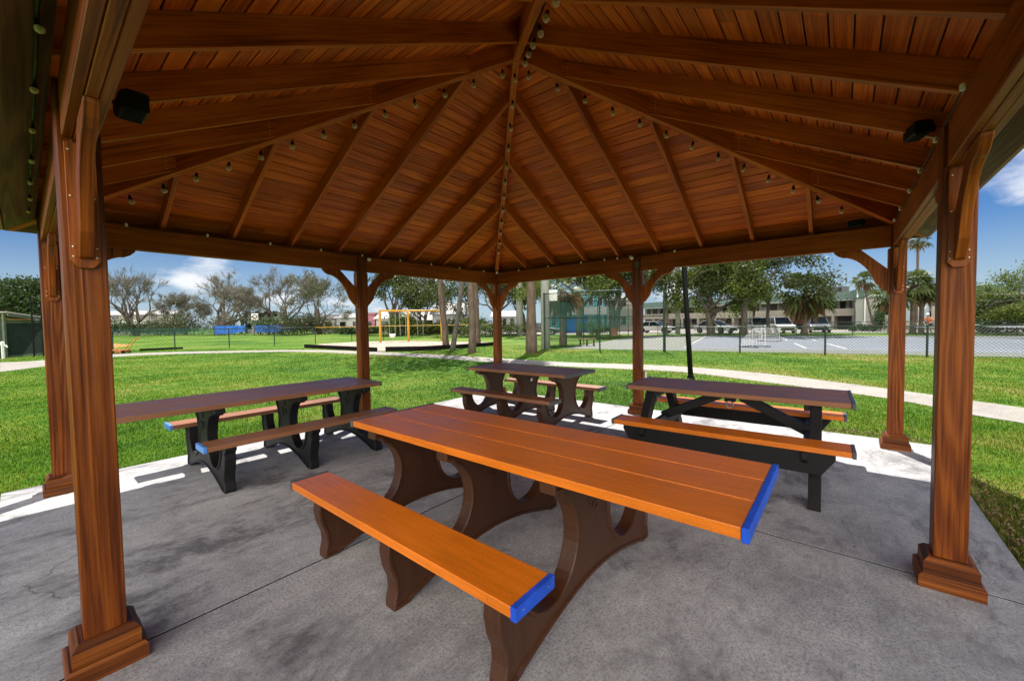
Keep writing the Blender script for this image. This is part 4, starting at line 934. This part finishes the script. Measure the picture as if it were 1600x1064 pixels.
# court nets
def net(label,a,b,h=.95):
    e=empty('court_net',label,'net',a,0,'nets across the court'); d=b-a; L=d.length
    for t in (0,1): p=d*t; mb=MB(); mb.tube([(p.x,p.y,0),(p.x,p.y,h+.06)],.045,8); mb.build('post',M['white'],e)
    mb=MB(); q=[d*(i/10) for i in range(11)]; zz=[h-.10*math.sin(PI*i/10) for i in range(11)]
    for i in range(10): mb.beam((q[i].x,q[i].y,zz[i]-.035),(q[i+1].x,q[i+1].y,zz[i+1]-.035),.02,.09)
    mb.build('top_band',M['white'],e)
    mb=MB()
    for i in range(10): mb.poly([(q[i].x,q[i].y,.04),(q[i+1].x,q[i+1].y,.04),(q[i+1].x,q[i+1].y,zz[i+1]-.08),(q[i].x,q[i].y,zz[i]-.08)])
    mb.build('net_mesh',M['net'],e)
    return e
net('court net with a white top band behind the corner post',G(1398,31),G(1500,25.5))
net('court net with a white top band at the right edge',G(1508,29),G(1640,22.0))
# player
def person(label,pos,rz):
    e=empty('person',label,'person',pos,rz)
    def skin(name,verts,edges,rad,mat,par,sub=2):
        me=bpy.data.meshes.new(name); me.from_pydata(verts,edges,[]); o=bpy.data.objects.new(name,me); COL.objects.link(o); o.parent=par
        md=o.modifiers.new('skin','SKIN'); 
        for i,r_ in enumerate(rad): me.skin_vertices[0].data[i].radius=(r_,r_) if not isinstance(r_,tuple) else r_
        me.skin_vertices[0].data[0].use_root=True; md.use_smooth_shade=True
        s2=o.modifiers.new('sub','SUBSURF'); s2.levels=sub; s2.render_levels=sub; me.materials.append(mat); return o
    v=[(0,0,.92),(.06,0,1.08),(.14,0,1.28),(.19,0,1.40),(.235,0,1.47),(.29,0,1.55),(.31,0,1.66),  # pelvis..head
       (.0,.10,.88),(.10,.12,.50),(.02,.12,.09),(.16,.13,.03),(0,-.10,.88),(.0,-.13,.50),(-.14,-.13,.10),(-.02,-.14,.03),
       (.18,.19,1.38),(.26,.26,1.12),(.44,.20,1.00),(.53,.17,.98),(.18,-.19,1.38),(.22,-.26,1.10),(.42,-.20,1.02),(.51,-.16,1.01)]
    ed=[(0,1),(1,2),(2,3),(3,4),(4,5),(5,6),(0,7),(7,8),(8,9),(9,10),(0,11),(11,12),(12,13),(13,14),(3,15),(15,16),(16,17),(17,18),(3,19),(19,20),(20,21),(21,22)]
    rd=[(.13,.11),(.13,.10),(.15,.11),(.13,.10),.06,.085,.095,.09,.06,.042,.035,.09,.06,.042,.035,.06,.042,.034,.03,.06,.042,.034,.03]
    body=skin('body',v,ed,rd,plain('skin',(.42,.24,.16),.6,.05),e)
    skin('shirt',[(.03,0,.96),(.07,0,1.10),(.14,0,1.28),(.19,0,1.40),(.18,.19,1.385),(.235,.24,1.20),(.18,-.19,1.385),(.21,-.24,1.20)],[(0,1),(1,2),(2,3),(3,4),(4,5),(3,6),(6,7)],[(.16,.13),(.15,.125),(.17,.13),(.145,.115),.08,.075,.08,.075],plain('salmon_shirt',(.75,.18,.09),.8,.08),e)
    skin('shorts',[(0,0,.94),(.0,.10,.86),(.07,.12,.58),(0,-.10,.86),(.0,-.13,.58)],[(0,1),(1,2),(0,3),(3,4)],[(.155,.13),.115,.10,.115,.10],plain('dark_shorts',(.03,.03,.05),.8,.1),e)
    mb=MB(); mb.lathe([(.105,0),(.108,.04),(.085,.09),(.04,.115),(.001,.12)],(.31,0,1.69),14); mb.poly([(.38,-.07,1.70),(.50,-.05,1.675),(.50,.05,1.675),(.38,.07,1.70)]); mb.build('cap',M['white'],e,smooth=True)
    mb=MB(); mb.lathe([(.001,-.02),(.02,-.02),(.02,.10)],(.53,.0,.98),8); mb.lathe([(.001,-.01),(.09,-.008),(.10,0),(.09,.008),(.001,.01)],(.62,0,1.0),12,0,Matrix.Rotation(PI/2,3,'X')); r_=mb.build('paddle',M['frame_black'],None); r_.parent=e
    return e
person('person in a salmon shirt and pale cap leaning forward on the far court',G(1453,33.5),yaw_+PI*.62)
# dugout shed
e=empty('dugout_shed','dark green wooden dugout shed with a slanted weathered roof at the left edge','shed',G(14,23.4),yaw_)
mb=MB(); w2=1.35
mb.box((0,0,1.05),(1.9,2*w2-.9,2.1)); mb.build('wall',M['shed_green'],e)
mb=MB()
mb.beam((-1.15,.0,2.55),(1.2,.0,2.18),2*w2+.1,.07); mb.build('roof',M['shed_roof'],e)
for x,y in ((-.98,-.98),(-.98,.98),(-1.02,-.2)): mb=MB(); mb.beam((x,y,0),(x,y,2.46),.11,.11,(0,1,0)); mb.build('corner_post',M['shed_trim'],e,bevel=.005)
mb=MB(); mb.box((-.965,.3,1.78),(.03,.85,.42)); mb.build('window',M['wall_white'],e)
mb=MB(); mb.beam((-1.1,-1.36,2.42),(1.15,-1.36,2.07),.05,.16); mb.build('fascia',M['shed_trim'],e)
mb=MB(); mb.beam((-1.0,-.95,.06),(.95,-.95,.06),.06,.12); mb.beam((-1.0,-.95,2.0),(.95,-.95,2.0),.06,.12); mb.build('side_frame',M['shed_trim'],e)
e=empty('water_spigot','small white pipe stand beside the dugout shed','pipe stand',G(2,21.5),0); mb=MB(); mb.tube([(0,0,0),(0,0,.75)],.05,8); mb.tube([(0,0,.72),(.12,-.05,.72),(.16,-.07,.62)],.035,8); mb.build('pipe',M['white'],e); mb=MB(); mb.lathe([(.08,0),(.08,.16),(.001,.2)],(0,0,.75),8); mb.build('cap',M['white'],e)
# rusty push cart on the infield edge
e=empty('push_cart','rusty orange push cart with a long bent handle by the field fence','cart',G(187,24.8),yaw_-PI/2+.15)
mb=MB(); mb.prism([(-.45,.05),(.35,.05),(.42,.22),(-.38,.26)],lambda a,b,c:(a,c,b),.4); mb.build('deck',M['rust'],e,bevel=.01)
mb=MB(); mb.tube([(.30,.14,.2),(.75,.14,.85),(1.02,.14,.95),(1.02,-.14,.95),(.75,-.14,.85),(.30,-.14,.2)],.02,6); mb.build('handle',M['rust'],e)
for x in (-.32,.28):
    for y in (-.23,.23): mb=MB(); mb.lathe([(.001,-.025),(.10,-.025),(.10,.025),(.001,.025)],(x,y,.10),10,0,Matrix.Rotation(PI/2,3,'X')); mb.build('wheel',M['black'],e)

# ------------------------------------------------------------------ cars
def car(label,pos,rz,paint,suv=False,s=1.0):
    e=empty('parked_car',label,'car',pos,rz,'cars parked behind the courts'); L,Wd=4.6*s,1.82*s
    Hh=1.72*s if suv else 1.45*s; bl=.95*s if suv else .86*s
    side=[(-2.28,.42),(-2.26,.72),(-2.15,bl-.02),(-.0,bl+.02),(1.1,bl-.01),(1.95,bl-.12),(2.24,.66),(2.28,.40),(2.2,.26),(1.82,.24)]
    def arch(x): return [(x+.40*math.cos(a),.30+.40*math.sin(a)) for a in np.linspace(0,PI,9)]
    P=[(x*s,z) for x,z in side[:9]]+[(x*s,max(.24,z)*1.0) for x,z in arch(1.40)]+[(x*s,max(.24,z)) for x,z in arch(-1.40)]+[(-2.2*s,.26)]
    mb=MB(); mb.prism(P,lambda a,b,c:(a,c*(1-.06*abs(a)/2.3),b),Wd); mb.build('body',paint,e,bevel=.05,seg=2)
    def cab(mb,x0,x1,x2,x3,w0,w1,z0,z1,m=0):
        v=[(x0,-w0,z0),(x3,-w0,z0),(x3,w0,z0),(x0,w0,z0),(x1,-w1,z1),(x2,-w1,z1),(x2,w1,z1),(x1,w1,z1)]; v=[tuple(q) for q in v]
        for f in ((0,1,5,4),(1,2,6,5),(2,3,7,6),(3,0,4,7),(4,5,6,7)): mb.poly([v[i] for i in f],m)
    w0,w1=.80*s,.64*s; xs=(-2.1*s,-1.75*s,.35*s,1.15*s) if suv else (-1.75*s,-1.05*s,.25*s,1.1*s)
    mb=MB(); cab(mb,*xs,w0,w1,bl-.02,Hh-.06); mb.build('windows',M['glass'],e)
    mb=MB(); mb.box(((xs[1]+xs[2])/2,0,Hh-.035),(xs[2]-xs[1]+.1,2*w1+.04,.07))
    for (xa,xb) in ((xs[0],xs[1]),(xs[3],xs[2]),((xs[0]+xs[3])*.5-.2,(xs[1]+xs[2])*.5-.05)):
        for sg in (-1,1): mb.beam((xa,sg*(w0+.005),bl-.02),(xb,sg*(w1+.005),Hh-.05),.07,.05)
    mb.build('roof',paint,e,bevel=.02)
    for x in (-1.40*s,1.40*s):
        for sg in (-1,1):
            Mx=Matrix.Rotation(PI/2,3,'X'); mb=MB(); mb.lathe([(.2,-.1),(.33,-.1),(.33,.1),(.2,.1)],(x,sg*(Wd/2-.12),.33),16,0,Mx); wh=mb.build('wheel',M['black'],e)
            mb=MB(); mb.lathe([(.001,-.09),(.2,-.105),(.2,.105),(.001,.09)],(x,sg*(Wd/2-.12),.33),12,0,Mx); mb.build('rim',M['steel'],wh)
    for sg in (-1,1):
        mb=MB(); mb.box((2.2*s,sg*.62*s,.68),(.12,.34,.14)); mb.build('headlight',M['white'],e,bevel=.03)
        mb=MB(); mb.box((-2.24*s,sg*.68*s,.76),(.08,.22,.2)); mb.build('taillight',M['maroon'],e,bevel=.02)
    mb=MB(); mb.box((2.27*s,0,.45),(.06,1.2,.2)); mb.build('grille',M['black'],e); 
    return e
cw=carpaint('white_car_paint',(.75,.75,.75)); cs=carpaint('silver_car_paint',(.42,.44,.46)); cd=carpaint('dark_car_paint',(.025,.028,.035)); cm=carpaint('grey_car_paint',(.16,.17,.19))
fd=math.atan2(FD.y,FD.x)
def face_cam(px): d=ray(px,500); return math.atan2(-d.y,-d.x)
car('white car whose roof catches the sun behind the tall fence post',G(1024,50),face_cam(1024)+1.2,cw)
car('white sedan parked behind the low boughs right of the lamp post',G(1117,46),face_cam(1117)+.9,cw)
car('white sport utility car parked nose out between two trunks',G(1184,44),face_cam(1184)+.25,cw,True)
car('second white car parked nose out left of the cabbage palm',G(1219,43.5),face_cam(1219)+.3,cw,True)
car('silver car parked nose out right of the cabbage palm',G(1277,43),face_cam(1277)+.15,cm,True)
car('silver sport utility car parked side on behind the right front post',G(1524,36),face_cam(1524)-1.35,cs,True)
car('dark car parked side on in the shade at the right edge',G(1573,36.5),face_cam(1573)-1.3,cd,True)
car('grey car cut off by the right edge of the photo',G(1612,35),face_cam(1612)-1.3,cs)
car('dark car parked on the street right of the grey poles',G(846,50),face_cam(846)+1.4,cd)

# ------------------------------------------------------------------ buildings
def building(label,pos,rz,name='house',cat='building',group=None): return empty(name,label,cat,pos,rz,group)
def wall(mb,x0,x1,y0,y1,z0,z1,m=0): mb.box(((x0+x1)/2,(y0+y1)/2,(z0+z1)/2),(x1-x0,y1-y0,z1-z0),0,m)
def part(name,e,mat,*boxes,bev=0):
    mb=MB()
    for b in boxes: wall(mb,*b)
    return mb.build(name,mat,e,bevel=bev)
def window(e,x,z,w,h,y=-.03,frame='wall_white'):
    o=part('window',e,M[frame],(x-w/2-.08,x+w/2+.08,y-.03,y+.06,z-.08,z+h+.08)); p=part('pane',o,M['glass'],(x-w/2,x+w/2,y-.05,y-.03,z,z+h)); return o
# two-storey apartment building on the right: left wing, stair tower, right wing (local x runs right, y away)
def wing(label,pA,pB,seed,first_bay=0,nb=6,reach=9.0,hz=5.0,carport=True):
    a=G(*pA); b=G(*pB); d=b-a; L=d.length; e=building(label,a,math.atan2(d.y,d.x),'apartment_building','building','wings of the apartment building'); e.scale=(1,1,.79)
    part('back_wall',e,M['wall_beige'],(0,L,1.6,reach,0,hz))
    part('upper_floor_slab',e,M['wall_beige'],(0,L,0,1.6,2.45,2.65))
    part('balcony_parapet',e,M['wall_beige'],(0,L,-.08,.08,2.25,3.45))
    bay=L/nb
    for i in range(nb+1): x=min(max(i*bay,.15),L-.15); part('column',e,M['wall_beige'],(x-.15,x+.15,-.05,.2,0,2.3)); 
    for i in range(nb):
        x=(i+.5)*bay; window(e,x-bay*.18,3.5,bay*.26,1.25,1.56,'wall_sage'); 
        o=part('door',e,M['roof_dark'],(x+bay*.12,x+bay*.12+.95,1.54,1.62,2.66,4.75)); part('handle',o,M['steel'],(x+bay*.12+.08,x+bay*.12+.12,1.50,1.54,3.6,3.7))
        if carport and i%2==0: part('carport_opening',e,M['roof_dark'],(x-bay*.42,x+bay*.42,1.5,1.61,.05,2.3))
        else: window(e,x,1.0,bay*.3,1.1,1.56,'wall_sage')
    mb=MB()
    mb.prism([(-.35,4.85),(-.35,5.0),(.35,6.25),(reach+.3,6.25),(reach+.3,4.85)],lambda u,v,c:(L/2+c,u,v),L+.2); mb.build('mansard_roof',M['roof_green'],e)
    part('roof_trim',e,M['wall_sage'],(-.12,L+.12,-.42,-.36,4.75,4.98))
    return e,L
w1,L1=wing('left wing of the beige two storey apartments with a green roof behind the court trees',(1000,78),(1176,62),1,nb=7)
w2,L2=wing('middle wing of the beige apartments with a long balcony left of the stair tower',(1180,61),(1337,52),2,nb=5)
part('awning',w2,M['maroon'],(.5,L2*.55,-1.2,-.1,2.0,2.25)); part('garage_front',w2,M['maroon'],(.6,L2*.55,-.3,-.1,.9,2.0))
a=G(1337,51); b=G(1452,47.5); d=b-a; L=d.length
e=building('sage stair tower of the apartments with an arched opening and a mural',a,math.atan2(d.y,d.x),'stair_tower','building'); e.scale=(1,1,.79)
ax=L*.40; ar=.62
mb=MB(); wall(mb,0,ax-ar,0,7,0,5.2); wall(mb,ax+ar,L,0,7,0,5.2); wall(mb,ax-ar,ax+ar,0,7,0,2.3)
k=12; arc=[(ax-ar*math.cos(PI*i/k),3.7+ar*math.sin(PI*i/k)) for i in range(k+1)]
mb.prism([(ax-ar,5.2)]+arc+[(ax+ar,5.2)],lambda u,v,c:(u,3.5+c,v),7.0); mb.build('wall',M['wall_sage'],e)
part('opening_back',e,M['glass'],(ax-ar,ax+ar,1.2,1.3,2.3,4.4))
mb=MB(); mb.prism([(-.3,5.05),(-.3,5.2),(.35,6.4),(7.3,6.4),(7.3,5.05)],lambda u,v,c:(L/2+c,u,v),L+.3); mb.build('mansard_roof',M['roof_green'],e)
part('downpipe',e,M['white'],(L*.12,L*.12+.12,-.12,0,0,5.6)); part('roof_seam',e,M['white'],(.02,.16,-.36,-.30,5.1,6.3))
part('mural',e,plain('grey_blue_mural',(.33,.40,.43),.8,.05),(L*.66,L*.99,-.05,-.01,1.2,4.3))
mb=MB()
for (x0,z0,x1,z1,t) in ((.70,3.05,.76,3.25,.12),(.76,3.25,.80,2.95,.14),(.80,2.95,.86,3.2,.12),(.87,3.3,.95,3.5,.16),(.88,3.1,.96,3.25,.12)): mb.beam((L*x0,-.07,z0),(L*x1,-.07,z1),.03,t,(0,0,1))
mb.build('painted_scroll',M['white'],e)
part('garden_wall',e,M['wall_beige'],(.6,L*.95,-2.2,-2.0,0,1.1)); part('gate_pier',e,M['wall_white'],(.3,.65,-2.3,-1.95,0,1.35))
w3,L3=wing('right wing of the beige apartments with a green roof behind the right edge trees',(1455,47.3),(1680,41),3,nb=7)
def ac(px,dep,label):
    p=G(px,dep,6.25*.79+GZ-.01); e=empty('rooftop_unit',label,'air conditioner',p,.5,'air conditioners on the flat roof'); mb=MB(); mb.box((0,0,.5),(.95,.95,.85)); mb.build('casing',M['grey_cap'],e,bevel=.03); mb=MB(); mb.lathe([(.36,.0),(.36,.06),(.001,.08)],(0,0,.92),12); mb.build('fan_guard',M['black'],e); mb=MB(); mb.box((0,0,.035),(1.05,1.05,.07)); mb.build('base',M['steel'],e)
ac(1303,57,'left air conditioner on the flat roof above the long balcony'); ac(1317,56.4,'right air conditioner on the flat roof next to the stair tower')
# houses behind the ball field
def house(label,px0,px1,dep,h,wallm,roofm,roofh=1.6,depth=9,wins=3,group='houses beyond the ball field',two=False,flat=False,trim=None):
    a=G(px0,dep); b=G(px1,dep); d=b-a; L=d.length; e=building(label,a,math.atan2(d.y,d.x),'house','house',group)
    part('wall',e,M[wallm],(0,L,0,depth,0,h))
    mb=MB()
    if flat: mb.box((L/2,depth/2,h+.15),(L+.5,depth+.5,.3))
    else: mb.prism([(-.5,h-.05),(depth/2,h+roofh),(depth+.5,h-.05)],lambda u,v,c:(L/2+c,u,v),L+.8)
    mb.build('roof',M[roofm],e)
    for i in range(wins):
        x=(i+.5)*L/wins; window(e,x,1.0,min(1.4,L/wins*.45),1.2,-.03,trim or wallm)
        if two: window(e,x,3.8,min(1.4,L/wins*.45),1.2,-.03,trim or wallm)
    return e
h1=house('pale two storey house with a balcony behind the bare oaks at the far left',150,272,98,4.9,'wall_beige','roof_grey',1.0,depth=3.5,two=True,wins=6)
part('balcony',h1,M['wall_white'],(2,15,-1.6,0,2.6,3.6)); part('balcony_painted_shade',h1,M['roof_dark'],(2,15,-1.5,-.02,2.4,2.58))  # dark slab below the balcony stands in for its shade
h2=house('white and teal two storey building behind the blue tarps',383,437,92,4.4,'wall_white','roof_dark',.8,depth=2.5,two=True,wins=4,trim='teal',flat=True)
for x in (.1,2.7,5.2): part('teal_trim',h2,M['teal_dark'],(x,x+.4,-.08,-.01,0,4.4))
house('low white house behind the round headed oak',486,524,80,2.9,'wall_white','roof_dark',.9,wins=2)
house('white house left of the pink one',526,566,76,3.0,'wall_white','roof_grey',.9,wins=2)
hp=house('small pink house with an arched doorway',566,586,72,3.4,'pink','pink',.5,wins=1,flat=True)
mb=MB(); mb.prism([(.95,0),(1.75,0),(1.75,1.6)]+[(1.35+.4*math.cos(PI*i/8),1.6+.4*math.sin(PI*i/8)) for i in range(9)]+[(.95,1.6)],lambda u,v,c:(u,-.06+c,v),.06); mb.build('doorway',M['roof_dark'],hp)
house('white house with a pale roof behind the swing frame',588,612,70,2.6,'wall_white','roof_grey',1.6,wins=1)
h=house('long white house behind the right half of the swing frame',628,682,64,2.2,'tan_wood','roof_grey',1.8,wins=3); 
house('gabled white house behind the leaning trunks',676,724,60,3.0,'wall_white','roof_grey',1.9,wins=2)
house('white building behind the sprawling oak at the far corner post',770,806,66,2.6,'wall_white','roof_grey',1.0,wins=3)
hb=house('teal and white two storey building behind the tall court fence',858,945,58,5.4,'teal','roof_grey',.6,two=True,wins=6,flat=True,trim='wall_white')
part('balcony_rail',hb,M['wall_white'],(0,8,-1.4,-1.3,2.7,3.6)); part('balcony_floor',hb,M['wall_white'],(0,8,-1.4,-.02,2.5,2.69)); part('garage_door',hb,M['tarp'],(1.5,5.5,-.1,-.02,.05,2.2))
house('pale walled house behind the green windscreen',948,1000,62,4.8,'wall_beige','roof_green',1.0,two=True,wins=3)
# scoreboard on posts
e=empty('scoreboard','white square sign with a dark ring on black posts above the blue tarp','sign',G(399,74),0)
d=G(406,74)-G(399,74); mb=MB(); mb.box((0,0,3.35),(1.25,.12,1.2),yaw_-PI/2); mb.build('panel',M['white'],e); mb=MB(); q=-fw*.08; mb.tube([Vector((q.x,q.y,3.35))+rt*(.34*math.cos(a*PI/8))+Vector((0,0,.34*math.sin(a*PI/8))) for a in range(17)],.09,6); mb.build('ring',M['bark'] if False else M['tan_wood'],e)
for t in (.9,2.6): p=d.normalized()*t; mb=MB(); mb.tube([(p.x,p.y,0),(p.x,p.y,3.9)],.11,8); mb.build('post',M['black'],e)
mb=MB(); p=d.normalized()*1.75; mb.box((p.x,p.y,3.55),(2.1,.14,.9),yaw_-PI/2); mb.build('dark_panel',M['black'],e)

# ------------------------------------------------------------------ sky, sun, camera
SUN_AZ=R(29.2); SUN_EL=R(56)
w=bpy.data.worlds.new('World'); scene.world=w; w.use_nodes=True; nt=w.node_tree; bg=nt.nodes['Background']
sky=nt.nodes.new('ShaderNodeTexSky'); sky.sky_type='NISHITA'; sky.sun_disc=False; sky.sun_elevation=SUN_EL; sky.sun_rotation=PI/2-SUN_AZ
sky.altitude=0; sky.air_density=1.0; sky.dust_density=.1; sky.ozone_density=3.0
tc=nt.nodes.new('ShaderNodeTexCoord'); sep=nt.nodes.new('ShaderNodeSeparateXYZ'); nt.links.new(tc.outputs['Generated'],sep.inputs[0])
def wm(op,a,b):
    x=nt.nodes.new('ShaderNodeMath'); x.operation=op
    for i,v in enumerate((a,b)):
        if hasattr(v,'is_output'): nt.links.new(v,x.inputs[i])
        else: x.inputs[i].default_value=v
    return x.outputs[0]
zz=wm('ADD',wm('MAXIMUM',sep.outputs['Z'],0.0),.22); cx=wm('DIVIDE',sep.outputs['X'],zz); cy=wm('DIVIDE',sep.outputs['Y'],zz)
cmb=nt.nodes.new('ShaderNodeCombineXYZ'); nt.links.new(cx,cmb.inputs[0]); nt.links.new(cy,cmb.inputs[1]); cmb.inputs[2].default_value=3.7
no=nt.nodes.new('ShaderNodeTexNoise'); no.inputs['Scale'].default_value=1.15; no.inputs['Detail'].default_value=7; no.inputs['Roughness'].default_value=.55; nt.links.new(cmb.outputs[0],no.inputs['Vector'])
# bright cloud bank added opposite the sun, unseen, to light the pavilion interior
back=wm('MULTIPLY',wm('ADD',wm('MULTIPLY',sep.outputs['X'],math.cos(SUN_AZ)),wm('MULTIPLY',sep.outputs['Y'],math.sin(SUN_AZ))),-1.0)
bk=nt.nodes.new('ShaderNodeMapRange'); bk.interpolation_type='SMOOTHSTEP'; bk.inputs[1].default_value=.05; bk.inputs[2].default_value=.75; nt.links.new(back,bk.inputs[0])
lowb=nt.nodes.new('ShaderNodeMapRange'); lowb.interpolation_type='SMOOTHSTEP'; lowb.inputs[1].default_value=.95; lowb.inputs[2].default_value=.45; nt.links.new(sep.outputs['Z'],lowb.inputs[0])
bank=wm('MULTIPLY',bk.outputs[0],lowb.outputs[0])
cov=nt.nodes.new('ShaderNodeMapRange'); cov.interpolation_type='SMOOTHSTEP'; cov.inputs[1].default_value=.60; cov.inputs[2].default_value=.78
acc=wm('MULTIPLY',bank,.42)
for (px_,py_,rad,gain) in ((1590,262,5,.20),(1225,408,3.5,.13),(330,440,4,.15),(270,446,3,.10),(430,446,5,.07),(560,455,7,.10),(690,455,6,.10),(1075,440,5,.12),(1650,330,5,.10)):
    dv=ray(px_,py_).normalized(); vm=nt.nodes.new('ShaderNodeVectorMath'); vm.operation='DOT_PRODUCT'; nt.links.new(tc.outputs['Generated'],vm.inputs[0]); vm.inputs[1].default_value=dv
    mr=nt.nodes.new('ShaderNodeMapRange'); mr.interpolation_type='SMOOTHSTEP'; mr.inputs[1].default_value=math.cos(R(rad)); mr.inputs[2].default_value=1; nt.links.new(vm.outputs['Value'],mr.inputs[0]); acc=wm('ADD',acc,wm('MULTIPLY',mr.outputs[0],gain))
n2=nt.nodes.new('ShaderNodeTexNoise'); n2.inputs['Scale'].default_value=9; n2.inputs['Detail'].default_value=8; n2.inputs['Roughness'].default_value=.62; nt.links.new(tc.outputs['Generated'],n2.inputs['Vector'])
acc=wm('ADD',acc,wm('MULTIPLY',wm('SUBTRACT',n2.outputs['Fac'],.5),.22))
nt.links.new(wm('ADD',no.outputs['Fac'],acc),cov.inputs[0])
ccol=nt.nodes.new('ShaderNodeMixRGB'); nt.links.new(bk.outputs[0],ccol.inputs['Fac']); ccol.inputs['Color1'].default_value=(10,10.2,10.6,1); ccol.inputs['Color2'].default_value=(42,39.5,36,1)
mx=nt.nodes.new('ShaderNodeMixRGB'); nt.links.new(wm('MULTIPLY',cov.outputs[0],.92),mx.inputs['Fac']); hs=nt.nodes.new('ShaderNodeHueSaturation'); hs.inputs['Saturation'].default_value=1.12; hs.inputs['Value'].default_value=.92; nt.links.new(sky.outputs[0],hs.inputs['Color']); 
tn=nt.nodes.new('ShaderNodeMixRGB'); tn.blend_type='MULTIPLY'; tn.inputs['Fac'].default_value=1; tn.inputs['Color2'].default_value=(.42,.63,.90,1); nt.links.new(hs.outputs[0],tn.inputs['Color1'])
hz=nt.nodes.new('ShaderNodeMapRange'); hz.interpolation_type='SMOOTHSTEP'; hz.inputs[1].default_value=.20; hz.inputs[2].default_value=-.02; nt.links.new(sep.outputs['Z'],hz.inputs[0])
hm=nt.nodes.new('ShaderNodeMixRGB'); nt.links.new(wm('MULTIPLY',hz.outputs[0],.8),hm.inputs['Fac']); nt.links.new(tn.outputs[0],hm.inputs['Color1']); hm.inputs['Color2'].default_value=(5.6,6.8,7.8,1)
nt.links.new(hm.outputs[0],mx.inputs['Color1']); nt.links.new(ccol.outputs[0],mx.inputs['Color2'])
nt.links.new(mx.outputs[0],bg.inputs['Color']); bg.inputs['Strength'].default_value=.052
sl=bpy.data.lights.new('sun','SUN'); sl.energy=5.0; sl.angle=R(.53); sl.color=(1,.95,.87); so=bpy.data.objects.new('sun',sl); COL.objects.link(so)
so.rotation_euler=Vector((math.cos(SUN_EL)*math.cos(SUN_AZ),math.cos(SUN_EL)*math.sin(SUN_AZ),math.sin(SUN_EL))).to_track_quat('Z','Y').to_euler()
cam=bpy.data.cameras.new('camera'); cam.sensor_width=36; cam.lens=36*FPX/1600; cam.shift_x=-(PX-800)/1600; cam.shift_y=(PY-532)/1600; cam.clip_start=.02; cam.clip_end=2000
co=bpy.data.objects.new('camera',cam); COL.objects.link(co); scene.camera=co
Rm=Matrix((rt,up,-fw)).transposed(); co.matrix_world=Matrix.Translation(CAM)@Rm.to_4x4()
vs=scene.view_settings; scene.display_settings.display_device='sRGB'; vs.view_transform='Standard'; vs.look='None'; vs.exposure=.95; vs.gamma=1
scene.cycles.max_bounces=10; scene.cycles.diffuse_bounces=6; scene.cycles.transparent_max_bounces=24
